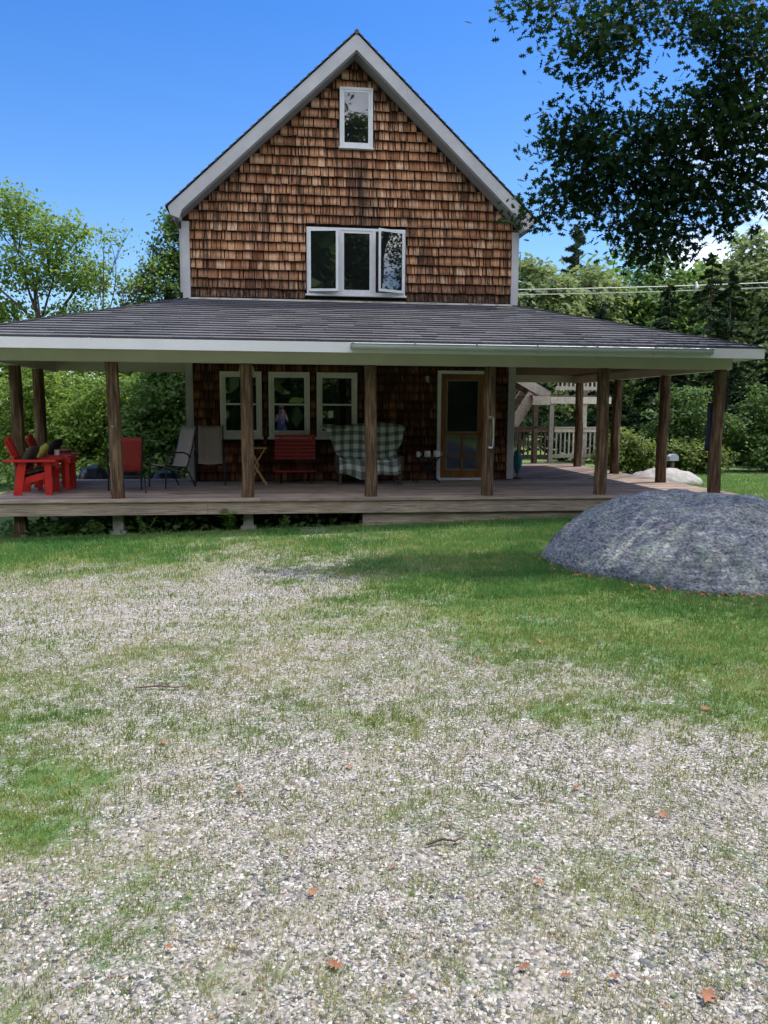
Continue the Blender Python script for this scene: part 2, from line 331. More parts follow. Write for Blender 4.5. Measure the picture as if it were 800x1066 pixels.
class MB:
    def __init__(s): s.v = []; s.f = []; s.r = []
    def add(s, vs, fs, r=None):
        b = len(s.v); s.v += [tuple(x) for x in vs]; r = rnd.random() if r is None else r
        for f in fs: s.f.append([b+i for i in f]); s.r.append(r)
        return s
    def box(s, x0, x1, y0, y1, z0, z1, r=None):
        return s.add([(x0,y0,z0),(x1,y0,z0),(x1,y1,z0),(x0,y1,z0),(x0,y0,z1),(x1,y0,z1),(x1,y1,z1),(x0,y1,z1)],
                     [(0,3,2,1),(4,5,6,7),(0,1,5,4),(1,2,6,5),(2,3,7,6),(3,0,4,7)], r)
    def beam(s, p0, p1, w, h, up=(0, 0, 1), r=None):
        """bar from p0 to p1, w across, h along up"""
        p0, p1 = Vector(p0), Vector(p1); d = (p1-p0).normalized(); u = Vector(up); x = d.cross(u)
        if x.length < 1e-4: x = d.cross(Vector((0, 1, 0)))
        x.normalize(); u = x.cross(d).normalized(); x *= w/2; u *= h/2
        return s.add([p0-x-u, p0+x-u, p0+x+u, p0-x+u, p1-x-u, p1+x-u, p1+x+u, p1-x+u],
                     [(0,1,2,3),(7,6,5,4),(0,4,5,1),(1,5,6,2),(2,6,7,3),(3,7,4,0)], r)
    def prism(s, poly, a0, a1, axis='y', r=None):
        n = len(poly); P = lambda p, a: (p[0], a, p[1]) if axis == 'y' else ((a, p[0], p[1]) if axis == 'x' else (p[0], p[1], a))
        vs = [P(p, a0) for p in poly]+[P(p, a1) for p in poly]
        fs = [tuple(range(n)), tuple(range(2*n-1, n-1, -1))]+[(i, (i+n), (i+1) % n+n, (i+1) % n) for i in range(n)]
        return s.add(vs, fs, r)
    def tube(s, pts, rad, n=8, cap=True, r=None, jit=0):
        pts = [Vector(p) for p in pts]; rad = rad if hasattr(rad, '__len__') else [rad]*len(pts)
        vs, fs = [], []; px = None
        for i, p in enumerate(pts):
            d = (pts[min(i+1, len(pts)-1)]-pts[max(i-1, 0)]).normalized()
            if px is None:
                px = d.cross(Vector((.3, .9, .1))).normalized()
            px = (px-d*px.dot(d)).normalized(); py = d.cross(px)
            for k in range(n):
                a = 2*math.pi*k/n; q = rad[i]*(1+jit*(rnd.random()-.5))
                vs.append(p+px*math.cos(a)*q+py*math.sin(a)*q)
        for i in range(len(pts)-1):
            for k in range(n):
                fs.append((i*n+k, i*n+(k+1) % n, (i+1)*n+(k+1) % n, (i+1)*n+k))
        if cap: fs.append(tuple(range(n-1, -1, -1))); fs.append(tuple((len(pts)-1)*n+k for k in range(n)))
        return s.add(vs, fs, r)
    def lathe(s, prof, c=(0, 0, 0), n=20, r=None):
        return s.tube([(c[0], c[1], c[2]+z) for q, z in prof], [q for q, z in prof], n, True, r)
    def build(s, name, mat, parent=None, smooth=False, bevel=0):
        me = bpy.data.meshes.new(name); off = ORIGIN.get(parent.name, Vector()) if parent else Vector()
        me.from_pydata([(x-off[0], y-off[1], z-off[2]) for x, y, z in s.v], [], s.f)
        bm = bmesh.new(); bm.from_mesh(me); bmesh.ops.recalc_face_normals(bm, faces=bm.faces); bm.to_mesh(me); bm.free()
        a = me.attributes.new('rnd', 'FLOAT', 'FACE'); a.data.foreach_set('value', s.r)
        if smooth: me.polygons.foreach_set('use_smooth', [True]*len(me.polygons)); 
        o = link(name, me, mat, parent)
        if smooth and hasattr(me, 'set_sharp_from_angle'): me.set_sharp_from_angle(angle=R(45))
        if parent and parent.name in ORIGIN: ORIGIN[o.name] = ORIGIN[parent.name]
        if bevel:
            b = o.modifiers.new('bevel', 'BEVEL'); b.width = bevel; b.segments = 2; b.limit_method = 'ANGLE'
        return o

def tag(o, label=None, cat=None, group=None, kind=None):
    if label: o['label'] = label
    if cat: o['category'] = cat
    if group: o['group'] = group
    if kind: o['kind'] = kind
    return o
def thing(name, label, cat, loc=(0, 0, 0), rz=0, group=None, world=False):
    o = bpy.data.objects.new(name, None); COL.objects.link(o); o.empty_display_size = .2
    o.location = loc; o.rotation_euler = (0, 0, rz); tag(o, label, cat, group)
    if world: ORIGIN[o.name] = Vector(loc)
    return o
def copy_tree(o, parent=None):
    c = o.copy(); COL.objects.link(c)
    if parent: c.parent = parent
    for ch in list(o.children): copy_tree(ch, c)
    return c

# ------------------------------------------------------------------ terrain
def gh(X, Y):
    X = np.asarray(X, float); Y = np.asarray(Y, float)
    return -.026*np.clip(Y, 0, 13)-.004*np.clip(Y-13, 0, 40)+.028*np.clip(X, -8, 8)*np.clip(Y/13, 0, 1)
def vnoise(x, y, seed=0):
    xi = np.floor(x).astype(int); yi = np.floor(y).astype(int); fx = x-xi; fy = y-yi
    def h(a, b):
        n = (a*374761393+b*668265263+seed*982451653) & 0x7fffffff
        n = ((n ^ (n >> 13))*1274126177) & 0x7fffffff; return ((n ^ (n >> 16)) & 0xffff)/65535.
    fx = fx*fx*(3-2*fx); fy = fy*fy*(3-2*fy)
    return (h(xi, yi)*(1-fx)+h(xi+1, yi)*fx)*(1-fy)+(h(xi, yi+1)*(1-fx)+h(xi+1, yi+1)*fx)*fy
def fbm(x, y, seed=0, o=4):
    t = 0; a = .5; s = 0
    for i in range(o): t = t+a*vnoise(x*2**i, y*2**i, seed+i*17); s += a; a *= .55
    return t/s
# how grassy the yard is (1 turf, 0 bare gravel), surveyed on the ground at these spots: x, y, value
ANCH = np.array([(-4.35,12.82,.95),(-2.8,12.32,.95),(-1.33,11.87,.85),(.07,11.46,.28),(1.43,11.08,.42),(.5,12.1,.5),(1.5,12.9,.75),(2.7,12.9,.8),(3.6,12.5,.7),(0,13,.85),(-.9,10.9,.45),(2.73,10.72,.7),(4,10.39,.9),(5.24,10.08,1),(6.45,9.79,1),(-3.63,10.68,.8),(-2.36,10.34,.7),(-1.13,10.03,.45),(.06,9.74,.3),(1.22,9.47,.6),(2.35,9.21,.9),(3.46,8.96,1),(4.54,8.72,1),(5.61,8.49,1),(-3.02,8.85,.25),(-1.98,8.62,.2),(-.95,8.4,.15),(.05,8.2,.2),(1.03,7.99,.65),(2,7.8,.95),(2.95,7.62,1),(3.89,7.44,1),(4.81,7.26,1),(-2.53,7.35,.2),(-1.66,7.19,.15),(-.8,7.03,.15),(.04,6.87,.3),(.87,6.72,.6),(1.69,6.58,.8),(2.5,6.44,.9),(3.31,6.3,1),(4.1,6.16,1),(-2.17,6.28,.2),(-1.43,6.16,.2),(-.7,6.03,.15),(.03,5.91,.3),(.75,5.79,.35),(1.46,5.68,.4),(2.17,5.56,.65),(2.87,5.45,.8),(3.57,5.34,.8),(-1.91,5.49,.85),(-1.26,5.38,.25),(-.61,5.28,.2),(.03,5.18,.3),(.66,5.08,.35),(1.29,4.98,.35),(1.92,4.89,.45),(2.54,4.79,.6),(3.16,4.7,.65),(-1.64,4.69,.85),(-1.08,4.6,.35),(-.53,4.52,.25),(.02,4.44,.3),(.57,4.36,.3),(1.11,4.28,.3),(1.65,4.2,.4),(2.19,4.12,.5),(2.73,4.05,.6),(-1.4,3.96,.6),(-.93,3.89,.3),(-.45,3.82,.3),(.01,3.76,.3),(.48,3.69,.3),(.95,3.63,.3),(1.41,3.56,.35),(1.88,3.5,.4),(2.34,3.43,.45),(-1.19,3.33,.85),(-.79,3.27,.4),(-.39,3.22,.25),(.01,3.17,.2),(.41,3.11,.3),(.8,3.06,.35),(1.2,3,.3),(1.6,2.95,.3),(1.99,2.9,.3),(-1.06,2.94,.98),(-.7,2.89,.25),(-.35,2.84,.2),(.01,2.79,.2),(.36,2.74,.25),(.71,2.7,.25),(1.07,2.65,.3),(1.42,2.6,.3),(1.77,2.56,.3),(-.93,2.56,.2),(-.62,2.52,.15),(-.31,2.48,.15),(0,2.44,.2),(.32,2.4,.3),(.63,2.36,.25),(.94,2.32,.3),(1.25,2.28,.3),(1.56,2.24,.3),(-.81,2.19,.15),(-.27,2.12,.15),(.27,2.05,.25),(.81,1.98,.3),(1.35,1.91,.3),
    (0,.5,.2),(2,.5,.3),(-2,.5,.2),(5,5,.9),(6,4,.8),(4.5,3,.7),(3.5,1.5,.5),(-4,5,.5),(-3.5,3.5,.6),(-6,8,.3),(-6,11,.9),(-8,13,.9),(8,8,1),(8,11,1),(0,-3,.6),(5,-3,.95),(-5,-3,.9),(0,-8,1)])
def gmask(X, Y):
    X = np.atleast_1d(np.asarray(X, float)); Y = np.atleast_1d(np.asarray(Y, float)); out = np.empty(len(X))
    for i in range(0, len(X), 20000):
        x, y = X[i:i+20000, None], Y[i:i+20000, None]; s = .22+.085*np.abs(y)
        d2 = ((x-ANCH[:, 0])**2+((y-ANCH[:, 1])*.8)**2)/(s*s); w = np.exp(-.5*np.minimum(d2, 60))+1e-14
        out[i:i+20000] = (w*ANCH[:, 2]).sum(1)/w.sum(1)
    out = np.where(Y > 13.4, 1.0, out); out = np.where(np.abs(X) > 10, .97, out)
    # the drive's patchiness
    p = fbm(X*1.9+3, Y*1.9, 3, 5)*.75+fbm(X*7, Y*7, 9, 3)*.25
    return np.clip(out+(p-.5)*.9*(1-np.abs(out-.45)*.9), 0, 1)

xs = np.unique(np.concatenate([np.linspace(-140, -8, 34), np.arange(-8, 10, .06), np.linspace(10, 140, 34)]))
ys = np.unique(np.concatenate([np.linspace(-90, -2, 24), np.arange(-2, 13.5, .06), np.linspace(13.5, 30, 30), np.linspace(30, 160, 26)]))
gx, gy = np.meshgrid(xs, ys); X, Y = gx.ravel(), gy.ravel()
gz = gh(X, Y)+(fbm(X*.9, Y*.9, 5)-.5)*.05*np.clip(1-np.abs(Y-5)/9, 0, 1)
gm = gmask(X, Y)
nx, ny = len(xs), len(ys); idx = np.arange(nx*ny).reshape(ny, nx)
F = np.stack([idx[:-1, :-1], idx[:-1, 1:], idx[1:, 1:], idx[1:, :-1]], -1).reshape(-1, 4)
me = np_mesh('ground', np.stack([X, Y, gz], -1), F, None, True)
a = me.attributes.new('grass', 'FLOAT', 'POINT'); a.data.foreach_set('value', gm.astype(np.float32))
tag(link('ground', me, 'ground_earth'), kind='structure')
def ghd(x, y):
    x = np.asarray(x, float); y = np.asarray(y, float)
    return gh(x, y)+(fbm(x*.9, y*.9, 5)-.5)*.05*np.clip(1-np.abs(y-5)/9, 0, 1)

BOULDER = [(3.22,9.59),(3.10,8.83),(3.17,8.32),(3.27,7.96),(3.50,7.55),(3.74,7.18),(4.05,6.93),(4.6,6.80),(5.5,7.0),(6.3,7.7),(6.55,8.8),(6.1,9.9),(5.1,10.5),(4.0,10.3)]
def in_boulder(x, y, grow=1.0):
    c = np.array((4.75, 8.6)); P = (np.array(BOULDER)-c)*grow+c; ins = np.zeros(len(x), bool); n = len(P)
    for i in range(n):
        x0, y0 = P[i]; x1, y1 = P[(i+1) % n]
        k = ((y0 > y) != (y1 > y)) & (x < (x1-x0)*(y-y0)/(y1-y0+1e-12)+x0); ins ^= k
    return ins

def scatter(n, y0, y1, power=1.0):
    y = y0+(y1-y0)*rng.random(n)**power; x = -.36*y-1.8+rng.random(n)*(1.04*y+5.2)
    return x, y
# loose stones lying on the drive
def stones():
    ico = bmesh.new(); bmesh.ops.create_icosphere(ico, subdivisions=1, radius=1); iv = np.array([v.co[:] for v in ico.verts]); fi = np.array([[v.index for v in f.verts] for f in ico.faces]); ico.free()
    Vs, Fs, Rs = [], [], []; base = 0
    for n, y0, y1, s0, s1 in ((150000, 1.55, 3.3, .0022, .0088), (98000, 3.3, 6.0, .003, .0095), (52000, 6.0, 9.8, .0045, .0115), (11000, 9.8, 13.05, .007, .014)):
        x, y = scatter(n, y0, y1); m = gmask(x, y); keep = (rng.random(n) < np.clip(1.02-m*1.45, 0.01, 1)*np.clip(fbm(x*2.3, y*2.3, 71, 4)*4-1.25, .22, 1)) & ~in_boulder(x, y, .95); x, y = x[keep], y[keep]; k = len(x)
        s = s0+(s1-s0)*rng.random(k)**2.6; sc = s[:, None]*(.55+.95*rng.random((k, 3)))*np.array([1, 1, .55]); a = rng.random(k)*6.283
        jit = .5+.8*rng.random((k, 12))
        P = iv[None]*jit[..., None]*sc[:, None, :]
        ca, sa = np.cos(a)[:, None], np.sin(a)[:, None]; tl = (rng.random((k, 1))-.5)*.9
        px = P[..., 0]*ca-P[..., 1]*sa; py = P[..., 0]*sa+P[..., 1]*ca; pz = P[..., 2]+px*tl*.5
        z = ghd(x, y)+s*.12
        V = np.stack([px+x[:, None], py+y[:, None], pz+z[:, None]], -1).reshape(-1, 3)
        Fk = (fi[None]+(np.arange(k)*12)[:, None, None]+base).reshape(-1, 3)
        Vs.append(V); Fs.append(Fk); Rs.append(np.repeat(rng.random(k), 20)); base += k*12
    me = np_mesh('gravel', np.concatenate(Vs), np.concatenate(Fs), np.concatenate(Rs))
    tag(link('gravel', me, 'gravel_stone'), 'loose grey and white gravel spread over the bare drive', 'gravel', kind='stuff')
stones()
# blades of grass
def blades(name, label, mat, bands, lush):
    Vs, Fs, Rs = [], [], []; base = 0
    for n, y0, y1, h0, h1, w in bands:
        x, y = scatter(n, y0, y1); m = gmask(x, y)
        if lush: pk = np.clip((m-.40)*1.7, 0, 1)*np.clip(fbm(x*5, y*5, 61, 3)*3.4-.75, .12, 1)
        else: pk = np.clip(.40+(m-.14)*2.0, .16, 1)*np.clip(fbm(x*17, y*17, 21, 3)*3.4-1.1, 0.10, 1)
        keep = (rng.random(n) < pk) & ~in_boulder(x, y, .97) & ((y < 13.05) | (x > 8.15)); x, y, m = x[keep], y[keep], m[keep]; k = len(x)
        h = h0+(h1-h0)*rng.random(k)**1.6; a = rng.random(k)*6.283; ln = (rng.random(k)*.9)*h; b = rng.random(k)*6.283
        z = ghd(x, y)-.004; dx, dy = np.cos(a)*w/2, np.sin(a)*w/2; lx, ly = np.cos(b)*ln, np.sin(b)*ln
        V = np.stack([np.stack([x-dx, y-dy, z], -1), np.stack([x+dx, y+dy, z], -1),
                      np.stack([x+dx*.8+lx*.35, y+dy*.8+ly*.35, z+h*.6], -1), np.stack([x-dx*.8+lx*.35, y-dy*.8+ly*.35, z+h*.6], -1),
                      np.stack([x+lx, y+ly, z+h*.95], -1)], 1).reshape(-1, 3)
        o = (np.arange(k)*5)[:, None]+base
        Fk = np.concatenate([o+np.array([[0, 1, 2]]), o+np.array([[0, 2, 3]]), o+np.array([[3, 2, 4]])], 1).reshape(-1, 3)
        pr = .6*fbm(x*.9, y*.9, 31, 3)+.4*fbm(x*4, y*4, 33, 3); Vs.append(V); Fs.append(Fk)
        r = np.clip(.60*rng.random(k)+2.2*(pr-.5)+.32+.3*(y > 13.05), 0, 1); Rs.append(np.repeat(r, 3)); base += k*5
    me = np_mesh(name, np.concatenate(Vs), np.concatenate(Fs), np.concatenate(Rs))
    tag(link(name, me, mat), label, 'grass', kind='stuff')
blades('lawn_grass', 'short green lawn grass beside the porch and around the boulder', 'grass_blade',
       [(45000, 1.6, 4, .018, .055, .0034), (120000, 4, 7.2, .02, .07, .0052), (190000, 7.2, 10, .025, .085, .007), (165000, 10, 13.05, .03, .10, .009), (120000, 13.05, 21, .04, .11, .014)], True)
blades('drive_grass', 'thin yellowish grass coming up through the gravel drive', 'grass_sparse',
       [(300000, 1.5, 3.2, .008, .034, .0026), (340000, 3.2, 6, .010, .042, .0038), (270000, 6, 12, .014, .048, .0065)], False)

# ------------------------------------------------------------------ the house
D = 16.47; XL, XR_, XC = -1.86, 4.84, 1.49; ZD = .17
house = thing('shingled_house', 'brown cedar shingled house with steep gable and deep wraparound porch', 'house', (XC, D, -.3), world=True)
SL = .9155; ZE, ZP, HS = 5.46, 8.74, 3.58        # roof slope, eave and ridge height, half span
BACK = D+8.2

OPEN = [(-1.24, -.37, 1.0, 2.39), (-.275, .595, 1.0, 2.39), (.695, 1.56, 1.0, 2.39), (3.2, 4.3, .15, 2.45), (1.17, 1.865, 6.7, 7.89), (.51, 2.53, 3.86, 5.235)]
def shingle_rows(mb, x0f, x1f, z0, z1, yface, ex=.182, mean=.6):
    k = math.floor(z0/ex)
    while k*ex < z1:
        za = k*ex; zb = za+ex+.012; a, b = x0f(za+ex*.7), x1f(za+ex*.7); x = a-rnd.random()*.1
        while x < b:
            w = rnd.choice((.07, .09, .11, .13, .15, .18, .21))*(.9+.2*rnd.random())
            gp = .007+.012*rnd.random(); xa, xb = max(x+gp, a), min(x+w-.004, b); x += w
            for ox0, ox1, oz0, oz1 in OPEN:                     # stop at the window and door casings
                if za+ex*.5 > oz0 and za+ex*.5 < oz1:
                    if xa < ox0 < xb: xb = ox0
                    elif xa < ox1 < xb: xa = ox1
                    elif xa >= ox0 and xb <= ox1: xb = xa
            if xb-xa < .015: continue
            lo = max(za+(rnd.random()-.5)*.020, z0-.01); t = .044+.018*rnd.random(); hi = min(zb, z1+.02)
            if hi-lo < .02: continue
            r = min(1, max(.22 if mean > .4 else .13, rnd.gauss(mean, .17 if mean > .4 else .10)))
            mb.add([(xa,yface-t,lo),(xb,yface-t,lo),(xb,yface-.004,hi),(xa,yface-.004,hi)], [(0,1,2,3)], r)
            mb.add([(xa,yface-t,lo),(xb,yface-t,lo),(xb,yface-.004,hi),(xa,yface-.004,hi),(xa,yface+.004,lo),(xb,yface+.004,lo)],
                   [(0,4,5,1),(0,3,4),(1,5,2)], 0)  # butts and gap sides darkest: end grain plus painted shadow lines
        k += 1
w = MB()
zsof = lambda dx: ZP-.36-SL*abs(dx)
w.add([(XL,D,-.2),(XR_,D,-.2),(XR_,D,zsof(XR_-XC)),(XC,D,zsof(0)),(XL,D,zsof(XL-XC))], [(0,1,2,3,4)], 0)
def xl(z): return max(XL+.06, XC-(ZP-.37-z)/SL)
def xr(z): return min(XR_-.06, XC+(ZP-.37-z)/SL)
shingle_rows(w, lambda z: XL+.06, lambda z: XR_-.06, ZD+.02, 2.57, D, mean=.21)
shingle_rows(w, xl, xr, 3.80, ZP-.40, D)
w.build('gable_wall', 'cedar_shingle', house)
for X0, sg in ((XL, 1), (XR_, -1)):
    m = MB(); m.add([(X0,D,-.2),(X0,BACK,-.2),(X0,BACK,5.3),(X0,D,5.3)], [(0,1,2,3)], .1)
    k = 0
    while k*.178+ZD < 5.2:                                       # shingles on the long walls
        y = D+.06; za = k*.178+ZD; k += 1
        if 2.55 < za < 3.6: continue
        while y < BACK:
            ww = .10+.14*rnd.random(); r = min(1, max(0, rnd.gauss(.5, .25)))
            m.add([(X0-sg*.028,y,za),(X0-sg*.028,y+ww-.005,za),(X0-sg*.004,y+ww-.005,za+.185),(X0-sg*.004,y,za+.185)], [(0,1,2,3)], r); y += ww
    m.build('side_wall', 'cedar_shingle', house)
m = MB(); m.add([(XL,BACK,-.2),(XR_,BACK,-.2),(XR_,BACK,5.27),(XC,BACK,8.3),(XL,BACK,5.27)], [(4,3,2,1,0)]); m.build('plain_wall', 'sheathing', house)

# steep roof: boards and asphalt courses
m = MB(); y0, y1 = D-.38, BACK+.3
for s in (-1, 1):
    m.add([(XC,y0,ZP-.03),(XC+s*(HS-.02),y0,ZE-.03),(XC+s*(HS-.02),y1,ZE-.03),(XC,y1,ZP-.03),
           (XC,y0,ZP-.36),(XC+s*(HS-.10),y0,ZE-.27),(XC+s*(HS-.10),y1,ZE-.27),(XC,y1,ZP-.36)],
          [(0,1,2,3),(4,7,6,5),(0,4,5,1),(1,5,6,2),(3,2,6,7)])
m.build('gable_soffit', 'soffit_shade_gray', house)
m = MB(); rn = 27
for s in (-1, 1):
    for i in range(rn):
        t0, t1 = i/rn, (i+1.15)/rn; f = lambda t, d: (XC+s*(HS+.05)*(1-t)-(-s)*0, ZE-.045+(ZP-ZE+.045)*t+d)
        xa, za = f(t0, .030); xb, zb = f(min(t1, 1), .006); y = y0-.06
        xa2, za2 = f(t0, -.012)
        while y < y1+.04:
            L = min(.30+.12*rnd.random(), y1+.04-y); m.add([(xa,y,za),(xa,y+L,za),(xb,y+L,zb),(xb,y,zb),(xa2,y,za2),(xa2,y+L,za2)], [(0,1,2,3),(0,4,5,1),(0,3,4)]); y += L
m.tube([(XC, y0-.058, ZP-.010), (XC, y1+.04, ZP-.010)], .045, 8)
m.build('gable_roof', 'asphalt_shingle', house)
for s in (-1, 1):
    m = MB()
    P = [(XC, ZP-.035), (XC+s*(HS-.0), ZE-.035), (XC+s*(HS-.035), ZE-.185), (XC+s*(HS-.20), ZE-.245), (XC+s*(HS-.255), ZE-.09), (XC, ZP-.325)]
    m.prism(P, y0-.035, y0+.012); m.build('rake_board', 'trim_gray', house)
    # eave return box, corner board, eave fascia
    m = MB(); m.box(*sorted((XC+s*(HS-.04), XC+s*(HS-.07))), y0+.014, y1-.02, ZE-.20, ZE-.06); m.build('eave_board', 'trim_gray', house)
    m = MB(); xo = XC+s*3.35
    m.box(*sorted((xo+s*.012, xo-s*.115)), D-.064, D-.002, ZD+.02, 2.56); m.box(*sorted((xo+s*.012, xo-s*.115)), D-.065, D-.002, 3.74, 5.24)
    m.box(*sorted((xo+s*.032, xo+s*.010)), D-.062, D+.09, ZD+.02, 2.56); m.box(*sorted((xo+s*.032, xo+s*.010)), D-.063, D+.09, 3.70, 5.24)
    m.build('corner_board', 'trim_gray', house)
    m = MB(); m.prism([(XC+s*3.555, ZE-.05), (XC+s*3.535, ZE-.19), (XC+s*3.375, ZE-.238), (XC+s*3.36, ZE-.10)], y0+.016, D-.07); m.build('eave_return', 'trim_gray', house)

# porch roof
EZ, EY, WZ = 2.685, 12.75, 3.775; EXL, EXR = -5.12, 8.12; YBL, YBR = 17.4, 21.0
def course_quads(mb, A, B, C, Dd, rows, seed=0):
    """plane with eave A-B and top Dd-C, laid in courses of asphalt tabs"""
    A, B, C, Dd = map(Vector, (A, B, C, Dd)); nrm = (B-A).cross(Dd-A).normalized()
    if nrm.z < 0: nrm = -nrm
    for i in range(rows):
        t0, t1 = i/rows, min((i+1.12)/rows, 1); p0, q0 = A.lerp(Dd, t0), B.lerp(C, t0); p1, q1 = A.lerp(Dd, t1), B.lerp(C, t1)
        L = (q0-p0).length; u = -rnd.random()*.25
        while u < L:
            wd = .22+.4*rnd.random(); ua, ub = max(u, 0)/L, min(u+wd-.004, L)/L; u += wd
            if ub <= ua: continue
            th = .026+.010*rnd.random(); a0, b0 = p0.lerp(q0, ua), p0.lerp(q0, ub)
            def clip(x):                                    # keep the upper corner inside the hip
                d = (q0-p0).normalized(); s = (x-p1).dot(d); return p1+d*min(max(s, 0), (q1-p1).length)
            up = (p1-p0)-((p1-p0).dot((q0-p0).normalized()))*(q0-p0).normalized()
            a1, b1 = clip(a0+up), clip(b0+up); jz = Vector((0, 0, 0))
            mb.add([a0+nrm*th, b0+nrm*th, b1+nrm*.006, a1+nrm*.006, a0-nrm*.004, b0-nrm*.004], [(0,1,2,3),(0,4,5,1),(0,3,4),(1,5,2)])
m = MB()
e1, e2 = (EXL,EY,EZ), (EXR,EY,EZ); t1_, t2_ = (XL,D,WZ), (XR_,D,WZ)
course_quads(m, e1, e2, t2_, t1_, 19)
course_quads(m, (EXL,YBL,EZ), e1, t1_, (XL,YBL,WZ), 19)
course_quads(m, e2, (EXR,YBR,EZ), (XR_,YBR,WZ), t2_, 19)
for a, b in ((e1, t1_), (e2, t2_)):                            # hip caps
    a, b = Vector(a), Vector(b); n = 26
    for i in range(n):
        p, q = a.lerp(b, i/n), a.lerp(b, min((i+1.1)/n, 1)); m.beam(p+Vector((0,0,.02)), q+Vector((0,0,.012)), .22, .012)
m.build('porch_roof', 'asphalt_shingle', house)
m = MB()                                                         # roof deck (closed underside) and flashing line
d = .03
m.add([(EXL,EY,EZ-.004),(EXR,EY,EZ-.004),(XR_,D,WZ-.004),(XL,D,WZ-.004),(EXL,YBL,EZ-.004),(XL,YBL,WZ-.004),(EXR,YBR,EZ-.004),(XR_,YBR,WZ-.004)],
      [(0,1,2,3),(0,3,5,4),(1,6,7,2)])
m.add([(XL,YBL,2.6),(XL,YBL,WZ-.01),(EXL+.03,YBL,EZ-.01),(EXL+.03,YBL,2.6)], [(0,1,2,3)])
m.add([(XR_,YBR,2.6),(XR_,YBR,WZ-.01),(EXR-.03,YBR,EZ-.01),(EXR-.03,YBR,2.6)], [(0,1,2,3)])
m.box(XL+.1, XR_-.1, D-.052, D-.04, WZ-.02, WZ+.03)
m.build('roof_boards', 'trim_cream', house)
m = MB()                                                         # ceiling
for i in range(int((EXR-EXL)/.14)): m.box(EXL+.05+i*.14, EXL+.05+i*.14+.135, EY+.03, D-.005, 2.575, 2.59)
for i in range(int((XL-EXL)/.14)): m.box(EXL+.05+i*.14, EXL+.05+i*.14+.135, D, YBL-.02, 2.576, 2.591)
for i in range(int((EXR-XR_)/.14)): m.box(XR_+.02+i*.14, XR_+.02+i*.14+.135, D, YBR-.02, 2.576, 2.591)
m.build('porch_ceiling', 'ceiling_wood', house)
m = MB(); m.box(EXL+.02, EXR-.02, EY-.005, EY+.02, 2.515, 2.676)
m.box(EXR-.045, EXR-.02, EY+.022, YBR, 2.515, 2.676); m.box(EXL+.02, EXL+.045, EY+.022, YBL, 2.515, 2.676)
m.build('fascia', 'trim_white', house)
m = MB()                                                         # painted eave soffit board
m.box(EXL+.05, EXR-.05, EY+.022, 13.17, 2.535, 2.555); m.box(EXR-.40, EXR-.048, 13.172, YBR-.03, 2.535, 2.555); m.box(EXL+.048, EXL+.40, 13.172, YBL-.03, 2.535, 2.555)
m.build('soffit', 'trim_cream', house)
# gutter on the right half: half-round trough with lip and hangers
g = MB(); n = 9; prof = [(EY-.075+.058*math.cos(math.pi+math.pi*i/(n-1)), 2.635+.078*math.sin(math.pi+math.pi*i/(n-1))) for i in range(n)]
prof = [(EY-.142, 2.652), (EY-.132, 2.660), (EY-.127, 2.652)]+prof[1:]
P2 = prof+[(y+.004, z+.004) for y, z in reversed(prof[2:])]
g.prism(P2, 1.09, 7.12, 'x'); gut = g.build('gutter', 'gutter_gray', house)
for x in (1.12, 2.1, 3.1, 4.1, 5.1, 6.1, 7.08):
    g = MB()
    for i in range(n-1): (ya, za), (yb, zb) = prof[3+i-1], prof[min(3+i, len(prof)-1)]; g.beam((x, ya-.004, za-.004), (x, yb-.004, zb-.004), .022, .006, (1, 0, 0))
    g.box(x-.012, x+.012, EY-.145, EY-.008, 2.662, 2.668)
    g.build('gutter_hanger', 'trim_gray', gut)
# beams over the posts
m = MB(); m.box(-4.62, 7.80, 13.20, 13.36, 2.355, 2.566); m.build('porch_beam', 'beam_sage', house)
m = MB(); m.box(7.72, 7.86, 13.362, 20.75, 2.352, 2.568); m.build('porch_beam', 'trim_cream', house)
for bx_ in ((-4.68, -4.52, 13.362, 17.2, 2.352, 2.568), (-4.518, XL-.002, 17.06, 17.2, 2.38, 2.57), (XR_+.02, 7.718, 20.6, 20.74, 2.38, 2.57)):
    m = MB(); m.box(*bx_); m.build('porch_beam', 'trim_cream', house)
# posts: rough squared logs, each leaning and waning a little
def post(x, y, z0=ZD, z1=2.354, r=.098):
    m = MB(); n = 14; pts, rads = [], []; lx, ly = (rnd.random()-.5)*.03, (rnd.random()-.5)*.03
    ring = 12; vs, fs = [], []; ph = rnd.random()*6
    for i in range(n+1):
        t = i/n; z = z0+(z1-z0)*t; cx = x+lx*(t-.5)+.008*math.sin(4*t+ph); cy = y+ly*(t-.5)+.008*math.cos(5*t+ph)
        for k in range(ring):
            a = 2*math.pi*(k+.5)/ring; sq = 1/max(abs(math.cos(a)), abs(math.sin(a))); q = r*(.55+.45*min(sq, 1.25))*(1+.07*(1-t))*(1+.05*math.sin(3*a+9*t+ph)+.05*(rnd.random()-.5))
            vs.append((cx+q*math.cos(a), cy+q*math.sin(a), z))
    for i in range(n):
        for k in range(ring): fs.append((i*ring+k, i*ring+(k+1) % ring, (i+1)*ring+(k+1) % ring, (i+1)*ring+k))
    fs.append(tuple(range(ring-1, -1, -1))); fs.append(tuple(n*ring+k for k in range(ring)))
    m.add(vs, fs); o = m.build('porch_post', 'post_wood', house, smooth=True)
    return o
posts = [post(x, 13.34) for x in (-2.665, -.565, 1.48, 3.51, 5.53, 7.66)]
for y in (15.62, 17.95, 20.35): post(7.79, y)
post(-4.60, 14.78); post(-4.55, 15.95); post(5.55, 15.9+4.2)
k = MB(); k.box(-2.70, -2.655, 13.228, 13.235, 1.32, 1.35); k.build('nail_plate', 'steel', posts[0])
